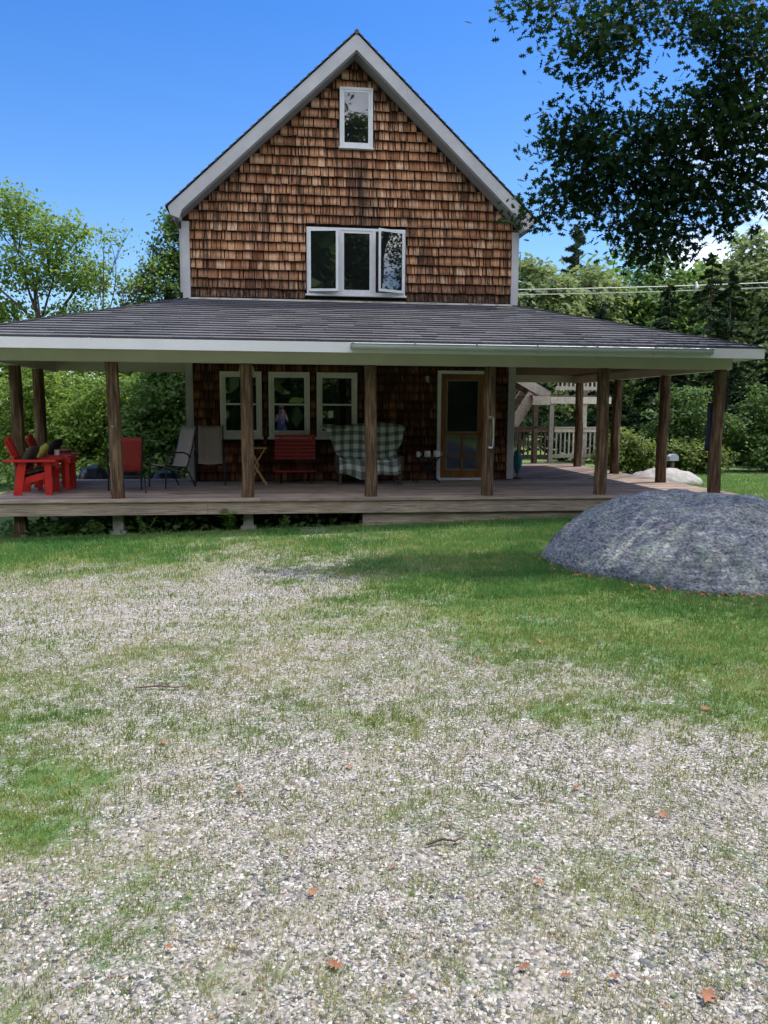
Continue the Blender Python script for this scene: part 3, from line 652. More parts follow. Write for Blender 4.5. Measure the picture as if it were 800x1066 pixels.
gb = MB(); gb.tube([(3.49,13.19,1.50),(3.50,13.16,1.52),(3.54,13.15,1.50),(3.545,13.15,1.25),(3.54,13.15,1.02),(3.52,13.155,.99),(3.49,13.19,1.0)], .013, 8)
for z in (1.5, 1.0): gb.tube([(3.49,13.23,z),(3.49,13.185,z)], .028, 10)
o = gb.build('grab_handle', 'steel', posts[3], smooth=True)
# deck
m = MB(); y = 13.02
while y < D-.07: 
    x = -4.74
    while x < 8.08:
        L = min(2.4+2.4*rnd.random(), 8.08-x); m.box(x, x+L-.004, y, y+.134, ZD-.036, ZD+(rnd.random()-.5)*.004); x += L
    y += .14
ylast = y
while y < 17.0:
    m.box(-4.74, XL-.035, y, y+.134, ZD-.036, ZD); y += .14
m.build('deck_boards', 'deck_wood', house)
bm = bmesh.new(); m = MB(); dg = Vector((.7071, .7071, 0)); pp = Vector((-.7071, .7071, 0))
for i in range(-40, 80):                                        # diagonal boards of the right wing, cut to its outline below
    c = Vector((6.46, 19, 0))+pp*(i-20)*.14; m.beam(c-dg*7+Vector((0,0,ZD-.018)), c+dg*7+Vector((0,0,ZD-.018)), .134, .036)
me = bpy.data.meshes.new('x'); me.from_pydata(m.v, [], m.f); la = me.attributes.new('rnd', 'FLOAT', 'FACE'); la.data.foreach_set('value', m.r)
bm.from_mesh(me)
for co, no in (((XR_+.035,0,0),(-1,0,0)), ((8.08,0,0),(1,0,0)), ((0,ylast+.001,0),(0,-1,0)), ((0,21.85,0),(0,1,0))):
    r_ = bmesh.ops.bisect_plane(bm, geom=bm.verts[:]+bm.edges[:]+bm.faces[:], plane_co=co, plane_no=no, clear_outer=True)
bmesh.ops.translate(bm, verts=bm.verts, vec=-Vector(house.location))
me2 = bpy.data.meshes.new('deck_boards'); bm.to_mesh(me2); bm.free(); link('deck_boards', me2, 'deck_wood_across', house)
m = MB(); x = -4.62
for x0, x1 in ((-4.62, -1.2), (-1.195, 2.3), (2.305, 5.4), (5.405, 8.02)): m.box(x0, x1, 13.055, 13.10, -.075, ZD-.04)
m.box(-4.62, -4.575, 13.102, 17.0, -.075, ZD-.04); m.box(7.975, 8.02, 13.102, 21.8, -.075, ZD-.04); m.box(-4.57, XL, 16.96, 17.0, -.075, ZD-.04)
m.build('rim_joist', 'rim_wood', house)
m = MB(); m.box(1.36, 5.6, 13.13, 13.17, -.34, -.08); m.box(1.33, 1.36, 13.10, 13.75, -.36, -.08); m.build('skirt_board', 'rim_wood', house)
m = MB()
for x in np.arange(-4.3, 8, .42): m.box(x, x+.04, 13.11, D-.3, -.07, ZD-.045)
m.build('floor_joists', 'tower_dark_wood', house)
for i, (x, y) in enumerate(((-4.18,13.34),(-2.655,13.34),(-.565,13.34),(1.42,13.5),(-4.3,15.6),(-2.66,15.3),(-.56,15.3),(1.4,15.3),(7.66,13.4),(7.8,15.6))):
    zg = float(gh(x, y)); f = MB(); q = .085
    f.add([(x-q,y-q,zg+.05),(x+q,y-q,zg+.05),(x+q,y+q,zg+.05),(x-q,y+q,zg+.05),(x-q*.95,y-q*.95,-.078),(x+q*.95,y-q*.95,-.078),(x+q*.95,y+q*.95,-.078),(x-q*.95,y+q*.95,-.078)],
          [(0,3,2,1),(4,5,6,7),(0,1,5,4),(1,2,6,5),(2,3,7,6),(3,0,4,7)])
    f.box(x-.125, x+.125, y-.125, y+.125, zg-.15, zg+.06); f.build('concrete_footing', 'concrete' if i else 'post_wood', house, bevel=.01)
m = MB(); m.box(XL, XR_, D-.02, D, -.5, ZD-.05); m.box(XL-.02, XL, D, BACK, -.5, -.1); m.box(XR_, XR_+.02, D, BACK, -.5, -.1); m.build('foundation', 'concrete', house)

# windows
def pane(x0, x1, z0, z1, y, parent, mat='pane', tilt=0):
    m = MB(); m.box(x0, x1, y, y+.006, z0, z1); return m.build('pane', mat, parent)
def ring(m, x0, x1, z0, z1, y0, y1, w, wb=None, wt=None):
    wb = wb or w; wt = wt or w
    m.box(x0, x0+w, y0, y1, z0, z1); m.box(x1-w, x1, y0, y1, z0, z1); m.box(x0+w, x1-w, y0+.001, y1, z0, z0+wb); m.box(x0+w, x1-w, y0+.001, y1, z1-wt, z1)
def double_hung(x0, x1, z0, z1):
    m = MB(); ring(m, x0, x1, z0+.05, z1, D-.085, D-.002, .066); m.box(x0-.03, x1+.03, D-.115, D-.002, z0-.0, z0+.05)
    wdw = m.build('window', 'window_gray', house, bevel=.005)
    a, b = x0+.068, x1-.068; zm = (z0+z1)/2+.03; zb, zt = z0+.118, z1-.068
    s = MB(); ring(s, a, b, zm-.02, zt, D-.052, D-.03, .045, .035); s.build('sash', 'window_gray', wdw)
    s = MB(); ring(s, a, b, zb, zm+.015, D-.076, D-.054, .045, .06, .035); s.build('sash', 'window_gray', wdw)
    pane(a+.046, b-.046, zm+.016, zt-.046, D-.044, wdw); pane(a+.046, b-.046, zb+.061, zm-.021, D-.068, wdw)
    return wdw
for x0, x1 in ((-1.22, -.39), (-.255, .575), (.715, 1.54)): wd = double_hung(x0, x1, 1.02, 2.375)
m = MB(); m.box(.95, 1.05, D-.0715, D-.0695, 1.46, 1.60); m.build('paper_note', 'ceramic', wd)     # slip of paper behind the right-hand window
# attic window
m = MB(); ring(m, 1.19, 1.845, 6.75, 7.87, D-.075, D-.002, .05); m.box(1.17, 1.865, D-.10, D-.002, 6.72, 6.75)
aw = m.build('window', 'window_white', house, bevel=.005)
s = MB(); ring(s, 1.242, 1.793, 6.802, 7.818, D-.066, D-.04, .04); s.build('sash', 'window_white', aw)
pane(1.283, 1.752, 6.843, 7.777, D-.055, aw)
# triple casement, the two outer sashes swung out
m = MB(); ring(m, .53, 2.51, 3.92, 5.215, D-.08, D-.002, .05); m.box(1.15, 1.225, D-.081, D-.002, 3.97, 5.165); m.box(1.835, 1.91, D-.081, D-.002, 3.97, 5.165)
m.box(.50, 2.54, D-.10, D-.002, 3.885, 3.92)
cw = m.build('window', 'window_white', house, bevel=.005)
s = MB(); ring(s, 1.228, 1.832, 3.972, 5.163, D-.07, D-.045, .045); s.build('sash', 'window_white', cw); pane(1.274, 1.786, 4.018, 5.117, D-.06, cw)
for x0, x1 in ((.582, 1.148), (1.912, 2.458)): q = MB(); q.box(x0, x1, D-.045, D-.04, 3.972, 5.163); q.build('opening', 'sheathing', cw)
def swung(hx, sign, wid, ang):
    off = Vector((hx, D-.085, 0)); ca, sa = math.cos(ang), math.sin(ang)
    s, p = MB(), MB(); ring(s, 0, wid, 3.965, 5.175, -.03, 0, .05); p.box(.051, wid-.051, -.018, -.012, 4.016, 5.124)
    for q, nm, mt in ((s, 'sash', 'window_white'), (p, 'pane', 'pane')):
        q.v = [(off.x+sign*(x*ca+y*sa*0)+(y*sa)*sign*-1*0+sign*0, off.y-x*sa+y, z) for x, y, z in q.v]
        q.build(nm, mt, cw)
swung(.56, 1, .60, R(11)); swung(2.485, -1, .60, R(24))
# door: white casing, orange-brown screen door
m = MB(); m.box(3.215, 3.29, D-.075, D-.002, ZD+.02, 2.44); m.box(4.21, 4.285, D-.075, D-.002, ZD+.02, 2.44); m.box(3.29, 4.21, D-.074, D-.002, 2.375, 2.44)
m.box(3.20, 4.30, D-.12, D-.002, ZD+.005, ZD+.05)
door = m.build('door', 'trim_white', house)
dl = MB(); a, b, z0, z1 = 3.295, 4.205, .225, 2.372; y0_, y1_ = D-.072, D-.035
dl.box(a, a+.105, y0_, y1_, z0, z1); dl.box(b-.105, b, y0_, y1_, z0, z1); dl.box(a+.105, b-.105, y0_+.001, y1_, z0, z0+.15); dl.box(a+.105, b-.105, y0_+.001, y1_, z1-.11, z1)
dl.box(a+.105, b-.105, y0_+.002, y1_, 1.10, 1.155); dl.box(a+.105, b-.105, y0_+.003, y1_, .655, .70); dl.box((a+b)/2-.025, (a+b)/2+.025, y0_+.004, y1_, .375, 1.10)
dl.build('screen_door', 'door_wood', door, bevel=.006)
q = MB(); q.box(a+.1, b-.1, D-.05, D-.046, .37, 2.27); q.build('screen', 'screen_pane', door)
q = MB(); ring(q, a+.107, b-.107, 1.157, 2.26, D-.058, D-.051, .03); ring(q, a+.107, b-.107, .377, 1.098, D-.059, D-.051, .03); q.build('inner_frame', 'tan_metal', door)
q = MB(); q.tube([(4.13,D-.075,1.02),(4.13,D-.115,1.04),(4.13,D-.115,1.16),(4.13,D-.075,1.18)], .009, 8); q.build('handle', 'dark_metal', door)
# small lamp on the wall, sign board, ceiling lamp
q = MB(); q.box(2.965, 3.035, D-.05, D-.026, 2.19, 2.33); q.tube([(3.0,D-.05,2.29),(3.0,D-.10,2.29),(3.0,D-.10,2.21)], .016, 8); q.build('wall_lamp', 'trim_gray', house)
q = MB(); q.box(4.40, 4.70, D-.055, D-.03, 1.86, 2.15); sg = q.build('sign', 'sign_board', house)
for z, n in ((2.03, 5), (1.90, 5)):                              # two rows of worn red letters too faded to read
    q = MB()
    for i in range(n):
        x = 4.425+i*.053
        q.box(x, x+.009, D-.062, D-.0545, z, z+.085)
        if i % 2 == 0: q.box(x+.009, x+.036, D-.061, D-.0545, z+.074, z+.085); q.box(x+.009, x+.036, D-.061, D-.0545, z, z+.010)
        if i % 3 != 1: q.box(x+.034, x+.043, D-.0615, D-.0545, z, z+.085)
        else: q.beam((x+.006, D-.058, z+.08), (x+.038, D-.058, z+.006), .010, .006, (0, 1, 0))
    q.build('lettering', 'red_letter', sg)
q = MB(); q.lathe([(.0, 2.50), (.09, 2.51), (.12, 2.54), (.12, 2.574)], (5.39, 16.0, 0)); q.build('ceiling_lamp', 'ceramic', house, smooth=True)
q = MB(); q.box(XL-.02-.06, XL-.02, D-.02, D+.06, 3.9, 5.1); q.build('downspout', 'trim_gray', house)
# pale globe lantern hanging behind a front post
t = thing('hanging_lantern', 'round pale paper lantern hung from porch ceiling behind a post', 'lantern', (-.60, 14.4, 2.30))
q = MB(); q.lathe([(.02,-.135),(.075,-.12),(.12,-.07),(.135,0),(.12,.07),(.075,.12),(.02,.135)], n=20); q.build('shade', 'lantern', t, smooth=True)
q = MB(); q.tube([(0,0,.13),(0,0,.274)], .004, 6); q.build('cord', 'dark_metal', t)

# ------------------------------------------------------------------ deck stair behind
tw = thing('deck_staircase', 'weathered wooden stair landing with railings beyond the porch end', 'staircase', (7.7, 21.9, -.3), world=True)
TY = 21.9
def rail(x0, x1, y, zb, zt, mat, sp=.125, along='x'):
    m = MB(); f = (lambda p, a, b: m.box(p, a, y-.02, y+.02, *b)) 
    m.box(x0, x1, y-.045, y-.018, zt-.13, zt-.018); m.box(x0, x1, y-.07, y+.05, zt-.0175, zt+.02)
    o = m.build('railing', mat, tw); b = MB(); b.box(x0, x1, y-.045, y-.018, zb, zb+.10); b.build('bottom_rail', mat, o); b = MB(); x = x0+.06
    while x < x1-.04: b.box(x, x+.038, y-.017, y+.02, zb-.03, zt-.03); x += sp
    b.build('balusters', mat, o)
rail(7.66, 9.1, TY, .32, 1.17, 'tower_wood'); rail(6.35, 7.5, TY+.05, .30, 1.17, 'tower_dark_wood')
for x, z1, mt in ((7.58, 2.0, 'tower_wood'), (8.55, 2.0, 'tower_wood'), (7.12, 2.1, 'tower_dark_wood'), (9.15, 3.3, 'tower_wood'), (6.38, 1.2, 'tower_dark_wood')):
    m = MB(); m.box(x-.06, x+.06, TY-.02, TY+.10, -.05, z1); m.build('stair_post', mt, tw)
for x in (7.58, 9.15, 7.12):
    m = MB(); m.box(x-.06, x+.06, TY+1.5, TY+1.62, -.5, 3.2); m.build('stair_post', 'tower_dark_wood', tw)
m = MB(); m.box(7.52, 9.3, TY-.06, TY-.022, 1.84, 2.03); m.box(7.0, 7.515, TY-.05, TY-.022, 1.80, 2.05)
m.build('landing_beam', 'tower_wood', tw)
m = MB()
for i in range(12): m.box(7.0, 9.3, TY-.02+i*.14, TY+.114+i*.14, 2.035, 2.07)
m.build('landing_floor', 'tower_dark_wood', tw)
rail(7.66, 9.1, TY, 2.22, 3.05, 'tower_wood')
for dy in (0, .9):                                              # lower flight, rising to the right; upper flight rising to the left
    m = MB(); m.beam((6.30, TY+.25+dy, .85), (7.10, TY+.25+dy, 2.12), .045, .30, (0, 0, 1)); m.build('stringer', 'tower_wood', tw)
    m = MB(); m.beam((7.55, TY+.2+dy, 2.05), (5.9, TY+.2+dy, 2.95), .045, .26, (0, 0, 1)); m.build('stringer', 'tower_dark_wood' if dy else 'tower_wood', tw)
m = MB()
for i in range(7): t = (i+.5)/7; m.box(6.30+.8*t-.12, 6.30+.8*t+.12, TY+.28, TY+1.12, .85+1.27*t-.0, .85+1.27*t+.035)
for i in range(7): t = (i+.5)/7; m.box(7.55-1.65*t-.13, 7.55-1.65*t+.13, TY+.23, TY+1.07, 2.1+.9*t, 2.1+.9*t+.035)
m.build('treads', 'tower_dark_wood', tw)
m = MB(); m.beam((7.55, TY+.12, 2.55), (5.9, TY+.12, 3.45), .04, .12, (0, 0, 1)); m.build('handrail', 'tower_wood', tw)
m = MB(); m.beam((6.2, TY+1.2, 1.5), (7.1, TY+1.2, 2.9), .04, .1, (0, 0, 1)); m.build('handrail', 'tower_wood', tw)

# ------------------------------------------------------------------ boulders
def boulder(name, label, outline, c, H, mat, res=(120, 44), rough=.05, seed=0, flat=2.3, ex=.62):
    th = np.array([math.atan2(y-c[1], x-c[0]) for x, y in outline]); rr = np.array([math.hypot(x-c[0], y-c[1]) for x, y in outline]); o = np.argsort(th); th, rr = th[o], rr[o]
    T = np.concatenate([th-2*math.pi, th, th+2*math.pi]); RR = np.concatenate([rr]*3); na, nr = res
    ang = np.linspace(-math.pi, math.pi, na, endpoint=False); rad = np.interp(ang, T, RR); k = 9; rad = sum(np.roll(rad, i) for i in range(-k//2, k//2+1))/len(range(-k//2, k//2+1))
    V = [(c[0], c[1], float(gh(*c))+H)]; zc = float(gh(*c))
    for j in range(1, nr+1):
        q = (j/nr)**.75
        for i in range(na):
            x = c[0]+rad[i]*q*math.cos(ang[i]); y = c[1]+rad[i]*q*math.sin(ang[i]); hz = H*(1-q**flat)**ex*(1-.04*max(0, math.cos(ang[i]))*q)
            V.append((x, y, hz))
    V = np.array(V[1:]); n1 = fbm(V[:, 0]*1.3+seed, V[:, 1]*1.3+V[:, 2], 41, 4)-.5; n2 = fbm(V[:, 0]*6, V[:, 1]*6+V[:, 2]*5, 47, 4)-.5; n3 = np.abs(fbm(V[:, 0]*1.1+V[:, 2]*1.6+4, V[:, 1]*2.4+V[:, 2]*2, 43, 3)-.5)
    z = V[:, 2]*(1+.34*n1-.55*np.clip(.05-n3, 0, 1))+rough*n2*1.2; V[:, 0] += rough*1.2*(fbm(V[:, 1]*3, V[:, 2]*5, 51)-.5); V[:, 1] += rough*1.2*(fbm(V[:, 0]*3, V[:, 2]*5, 53)-.5)
    V[:, 2] = z+gh(V[:, 0], V[:, 1]); V[-na:, 2] = gh(V[-na:, 0], V[-na:, 1])-.12
    V = np.concatenate([V, [[c[0], c[1], zc+H*(1+.28*0)]]]); V[-1, 2] = V[:na, 2].mean()
    Fq = [(j*na+i, j*na+(i+1) % na, (j+1)*na+(i+1) % na, (j+1)*na+i) for j in range(nr-1) for i in range(na)]
    me = bpy.data.meshes.new(name); off = np.array([c[0], c[1], zc]); me.from_pydata((V-off).tolist(), [], [f[::-1] for f in Fq]+[(nr*na, (i+1) % na, i)[::-1] for i in range(na)])
    me.polygons.foreach_set('use_smooth', [True]*len(me.polygons)); bm = bmesh.new(); bm.from_mesh(me); bmesh.ops.recalc_face_normals(bm, faces=bm.faces); bm.to_mesh(me); bm.free()
    o = link(name, me, mat); o.location = off; tag(o, label, 'boulder'); return o
boulder('boulder', 'huge low grey boulder with lichen sitting on the grass before the porch', BOULDER, (4.75, 8.6), .80, 'boulder_rock', (200, 70), .075, 3, 2.5, .80)
boulder('boulder', 'small pale sunlit rock on the lawn behind the right porch posts', [(9.5+.95*math.cos(a), 18.8+.8*math.sin(a)) for a in np.linspace(0, 6.1, 14)], (9.5, 18.8), .36, 'granite_pale', (60, 20), .11, 5)

# ------------------------------------------------------------------ trees
def leaf_mesh(name, P, N, size, rv, shape='rhomb', fold=.25):
    """P centres, N facing directions, size per leaf"""
    k = len(P); N = N/np.linalg.norm(N, axis=1, keepdims=True); h = rng.normal(size=(k, 3)); U = np.cross(N, h); U /= np.linalg.norm(U, axis=1, keepdims=True)+1e-9; W = np.cross(N, U)
    if shape == 'rhomb':
        t = [(-.5, 0, 0), (0, -.32, fold*.3), (.5, 0, 0), (0, .32, fold*.3)]; F = np.array([[0, 1, 2], [0, 2, 3]])
    elif shape == 'needle':
        t = [(-.5, 0, 0), (.1, -.13, .05), (.5, 0, 0), (.1, .13, .05)]; F = np.array([[0, 1, 2], [0, 2, 3]])
    else:                                                        # lobed oak leaf
        t = [(-.5,0,0),(-.30,.07,0),(-.26,.27,.02),(-.10,.09,0),(.02,.36,.03),(.10,.10,0),(.30,.26,.02),(.28,.06,0),(.52,0,0),(.28,-.06,0),(.30,-.26,.02),(.10,-.10,0),(.02,-.36,.03),(-.10,-.09,0),(-.26,-.27,.02),(-.30,-.07,0)]
        F = np.array([[0,1,15],[1,2,3],[1,3,13],[1,13,15],[13,14,15],[3,4,5],[3,5,11],[3,11,13],[11,12,13],[5,6,7],[5,7,9],[5,9,11],[9,10,11],[7,8,9]])
    t = np.array(t); nv = len(t)
    V = P[:, None]+size[:, None, None]*(U[:, None]*t[None, :, :1]+W[:, None]*t[None, :, 1:2]+N[:, None]*t[None, :, 2:])
    Fk = (F[None]+(np.arange(k)*nv)[:, None, None]).reshape(-1, 3)
    return np_mesh(name, V.reshape(-1, 3), Fk, np.repeat(rv, len(F)))
def crown_points(blobs, n, clump=.32, per=45, shell=.55):
    """blobs (x,y,z,rx,ry,rz): leaves gathered in clumps spread through each blob"""
    B = np.array(blobs, float); vol = (B[:, 3]*B[:, 4]*B[:, 5])**(2/3); cnt = np.maximum(1, (n*vol/vol.sum()/per)).astype(int); P, N, Rv = [], [], []
    for b, c in zip(B, cnt):
        d = rng.normal(size=(c, 3)); d /= np.linalg.norm(d, axis=1, keepdims=True); q = (shell+(1-shell)*rng.random(c))[:, None]*(1-.3*(rng.random(c) < .25))[:, None]
        cc = b[:3]+d*q*b[3:6]; m = per; pts = np.repeat(cc, m, 0)+rng.normal(size=(c*m, 3))*clump*np.array([1, 1, .62])
        nn = np.repeat(d, m, 0)*.5+np.array([0, 0, .75])+rng.normal(size=(c*m, 3))*.55
        P.append(pts); N.append(nn); Rv.append(np.clip(np.repeat(rng.random(c), m)*.45+rng.random(c*m)*.55, 0, 1))
    return np.concatenate(P), np.concatenate(N), np.concatenate(Rv)
def limb(m, p0, p1, r0, r1, bend=.25, n=6):
    p0, p1 = Vector(p0), Vector(p1); L = (p1-p0).length; o = Vector((rnd.uniform(-1, 1), rnd.uniform(-1, 1), rnd.uniform(-.2, .8)))*L*bend*.4
    m.tube([p0.lerp(p1, i/n)+o*math.sin(math.pi*i/n)+Vector((rnd.uniform(-1,1), rnd.uniform(-1,1), 0))*L*.012 for i in range(n+1)], [r0+(r1-r0)*i/n for i in range(n+1)], 7)
def broadleaf(name, label, loc, blobs, n, size, mat, trunk_r=.16, trunk_top=None, clump=.32, per=45, group=None, cat='tree', shape='rhomb', bark='bark', shell=.55, twigs=0):
    t = thing(name, label, cat, (loc[0], loc[1], float(gh(loc[0], loc[1]))), group=group)
    P, N, rv = crown_points(blobs, n, clump, per, shell); sz = size*(.7+.6*rng.random(len(P)))
    link('crown', leaf_mesh('crown', P, N, sz, rv, shape), mat, t)
    m = MB(); top = trunk_top or max(b[2] for b in blobs); lean = (rnd.uniform(-.2, .2), rnd.uniform(-.2, .2))
    m.tube([(lean[0]*math.sin(3*i/8), lean[1]*math.sin(2.5*i/8), -.15+(top+.15)*i/8) for i in range(9)], [trunk_r*(1.25 if i == 0 else 1)*(1-.85*i/8) for i in range(9)], 9)
    for b in blobs:
        z0 = min(b[2]*.55+top*.08, top*.85); f = z0/top; limb(m, (lean[0]*math.sin(3*f), lean[1]*math.sin(2.5*f), z0), (b[0], b[1], b[2]), trunk_r*.5*(1-f*.5), trunk_r*.10)
        for _ in range(twigs): limb(m, (b[0]*.6, b[1]*.6, z0+(b[2]-z0)*.6), (b[0]+rnd.uniform(-.9, .9)*b[3], b[1]+rnd.uniform(-.9, .9)*b[4], b[2]+rnd.uniform(-.2, .95)*b[5]), trunk_r*.16, trunk_r*.04)
    m.build('trunk', bark, t, smooth=True)
    return t
def blobset(H, W, z0, n, seed, slim=1):
    q = random.Random(seed); out = []
    for i in range(n):
        f = (i+.5)/n; z = z0+(H-z0)*(.08+.86*f); env = math.sin(math.pi*min(.93, .22+.70*f))**.7*W*slim; a = i*2.4+q.random(); d = env*.58*(q.random()**.5)
        s = env*(.42+.25*q.random())
        out.append((d*math.cos(a), d*math.sin(a), z, s, s, s*.75))
    return out
def conifer(name, label, loc, H, Rb, n, mat='needle', size=.22, group=None, z0=.3, droop=.25, ragged=.3, bark='bark'):
    t = thing(name, label, 'tree', (loc[0], loc[1], float(gh(loc[0], loc[1]))), group=group)
    nb = int(H*9); P, N, rv = [], [], []; m = MB(); m.tube([(0, 0, -.1), (0, 0, H*.5), (0, 0, H)], [.02*H, .012*H, .01], 8)
    per = max(8, n//nb)
    for i in range(nb):
        f = (i+rnd.random())/nb; z = z0+(H-z0)*f; L = Rb*(1-f)**.8*(1-ragged*rnd.random())+.12; a = rnd.random()*6.283
        s = np.sqrt(rng.random(per)); sp = (rng.random(per)-.5)*.55*L*(1.15-s); 
        x = L*s*math.cos(a)-sp*math.sin(a); y = L*s*math.sin(a)+sp*math.cos(a); zz = z-droop*L*s**1.5+rng.normal(size=per)*.05*(.3+L*.2)-np.abs(sp)*.25
        P.append(np.stack([x, y, zz], -1)); N.append(np.stack([np.full(per, .3*math.cos(a)), np.full(per, .3*math.sin(a)), np.full(per, 1.0)], -1)+rng.normal(size=(per, 3))*.5); rv.append(np.clip(rnd.random()*.5+rng.random(per)*.5, 0, 1))
        if i % 3 == 0: m.tube([(0, 0, z), (L*.8*math.cos(a), L*.8*math.sin(a), z-droop*L*.6)], [.012*(1-f)+.006, .004], 4)
    P, N, rv = map(np.concatenate, (P, N, rv)); link('crown', leaf_mesh('crown', P, N, size*(.7+.6*rng.random(len(P))), rv, 'needle' if size > .25 else 'rhomb'), mat, t)
    m.build('trunk', bark, t); return t

# --- the oak at the right, trunk outside the frame, low boughs reaching in
OAKB = [(3.71,9.6,5.86,.69,.44),(3.06,9.8,6.35,.47,.14),(2.71,9.8,6.37,.17,.07),(4.12,9.5,6.24,.8,.25),(5.04,9.2,5.98,.67,.44),(5.31,9.2,5.42,.5,.55),(3.59,9.8,4.95,.38,.45),(3.21,9.9,4.96,.14,.26),(4.04,9.7,4.72,.7,.56),(4.63,9.4,4.76,.68,.66),(5.35,9.2,4.84,.55,.67),(3.59,10,4.27,.51,.36),(3.13,10.1,4.08,.19,.15),(4.24,9.8,4.13,.71,.47),(4.96,9.5,4.14,.69,.55),(4.71,9.7,3.72,.59,.29),(5.46,9.3,4.17,.34,.43),(4.54,9.8,3.58,.5,.17),(5.09,9.3,5.09,.45,.2)]
OT = (9.6, 10.6)
oak = thing('oak_tree', 'large oak with dark lobed leaves whose boughs hang in from the right', 'tree', (*OT, float(gh(*OT))))
ob = Vector(oak.location); P, N, Rv = [], [], []
for x, y, z, rx, rz in OAKB:
    c = max(3, int(rx*rz*235)); dep = .6
    d = rng.normal(size=(c, 3)); d /= np.linalg.norm(d, axis=1, keepdims=True); q = rng.random(c)[:, None]**.45
    cc = np.array((x, y, z))+d*q*np.array((rx, dep, rz))*.92; m_ = 12; pts = np.repeat(cc, m_, 0)+rng.normal(size=(c*m_, 3))*np.array((.14, .14, .10)); P.append(pts)
    N.append(rng.normal(size=(c*m_, 3))*.8+np.array((0, -.25, .6))); Rv.append(np.clip(np.repeat(rng.random(c), m_)*.5+rng.random(c*m_)*.5, 0, 1))
    if z < 5.6: pass
HID = [(9.6,10.6,8.2,2.2,2.2,1.3),(11.6,11.2,6.6,2.0,2.0,1.2),(9.8,13.0,6.4,1.9,1.7,1.1),(11.4,9.2,8.0,1.7,1.7,1.1),(8.6,12.4,8.8,1.6,1.6,1.0),(9.6,10.6,10.2,1.6,1.6,1.0),(9.2,8.8,6.2,1.6,1.4,.9),(8.2,9.6,5.0,1.3,1.2,.8),(7.3,9.0,5.6,1.1,1.1,.8),(6.9,9.9,6.2,.9,1.0,.8),(6.9,9.3,5.0,.8,.9,.8),(7.6,9.4,6.6,1.2,1.1,.8),(6.75,8.5,5.5,1.0,.9,.7),(7.7,8.5,6.3,1.2,1.0,.8),(6.9,7.7,5.9,1.0,.8,.6),(6.3,9.4,5.0,.8,.8,.7),(6.2,9.4,6.2,.7,.8,.5)]  # unseen part of the crown, several clumps added to shade the boulder
p2, n2_, r2 = crown_points(HID, 27000, .22, 20, .45)
P.append(p2); N.append(n2_); Rv.append(r2); P, N, Rv = map(np.concatenate, (P, N, Rv)); P = P-np.array(ob)
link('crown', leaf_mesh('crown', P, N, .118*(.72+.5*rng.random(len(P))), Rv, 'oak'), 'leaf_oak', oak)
m = MB(); m.tube([(0,0,-.2),(0,0,.4),(.05,.05,2),(-.05,.1,4.5),(0,0,7),(0,0,10)], [.46,.36,.30,.24,.16,.04], 12)
for b in HID: limb(m, (0, 0, min(b[2]*.62, 6.5)), (b[0]-ob.x, b[1]-ob.y, b[2]-ob.z), .12, .02)
for tgt, src in (((4.5,9.5,4.8), (0,0,3.6)), ((4.9,9.2,5.9), (0,0,4.6))):
    a = Vector(src); b = Vector(tgt)-ob; limb(m, a, b, .08, .010, .15, 9)
for b in OAKB:
    limb(m, Vector((b[0]+.55, b[1]+.2, b[2]+.22))-ob, Vector(b[:3])-ob, .009, .003, .3)
m.build('trunk', 'bark', oak, smooth=True)

# --- left of the house
broadleaf('maple_tree', 'tall airy yellow-green maple with forked trunk at the left edge', (-8.6, 30),
          [(-2.6,0,7.2,1.7,1.6,1.1),(-.8,.3,9.0,1.3,1.3,.9),(.9,0,8.2,1.3,1.2,.8),(1.7,0,6.9,1.0,1.0,.8),(-1.6,0,5.6,1.6,1.4,.8),(1.2,.2,5.4,1.1,1.0,.6),(-3.6,0,8.3,1.3,1.2,.9),(0,0,7.0,1.2,1.2,.8),(-.2,0,4.0,1.6,1.3,.7),(-3.2,0,4.2,1.5,1.3,.8),(2.3,.1,4.0,1.0,.9,.5)],
          18500, .155, 'leaf_maple', .15, 7.4, .30, 26, twigs=5)
broadleaf('birch_tree', 'thin sparse young tree with bare twigs showing against the sky', (-5.9, 29),
          [(.2,0,7.9,.8,.6,.5),(-.5,0,6.9,.9,.7,.6),(.9,0,6.6,.8,.7,.5),(0,0,5.6,1.0,.8,.6),(1.2,0,5.2,.7,.6,.5),(-.8,0,4.6,.9,.7,.5),(.4,0,4.0,1.0,.8,.6),(1.6,0,7.2,.5,.5,.3)],
          1700, .13, 'leaf_maple', .07, 8.0, .30, 14, twigs=6, shell=.3)
broadleaf('dark_maple_tree', 'dense dark green rounded tree rising just left of the gable', (-3.6, 30.5),
          [(.2,0,8.7,.9,.9,.7),(0,0,8.0,1.0,1.0,.8),(-.6,0,7.2,1.1,1,.8),(.9,0,7.2,1.2,1,.9),(-1.1,-.2,6.0,1.2,1,.9),(.4,-.3,6.1,1.4,1.2,.9),(1.6,0,5.8,1.2,1,.9),(-.9,0,4.8,1.3,1.1,.8),(.9,0,4.6,1.5,1.2,.9),(0,0,3.2,1.8,1.4,1.0)],
          16000, .16, 'leaf_dark', .18, 7, .2, 40)
broadleaf('young_maple_tree', 'low light green tree between the thin tree and dark tree', (-5.0, 27.5),
          [(0,0,4.6,.9,.9,.6),(-.8,0,3.9,.9,.9,.6),(.7,0,3.8,.9,.9,.6),(0,0,3.0,1.3,1.1,.8),(-1.6,0,3.0,.9,.9,.6),(1.2,0,5.0,.7,.7,.5)], 8000, .14, 'leaf_maple', .1, 4.4, .22, 35)
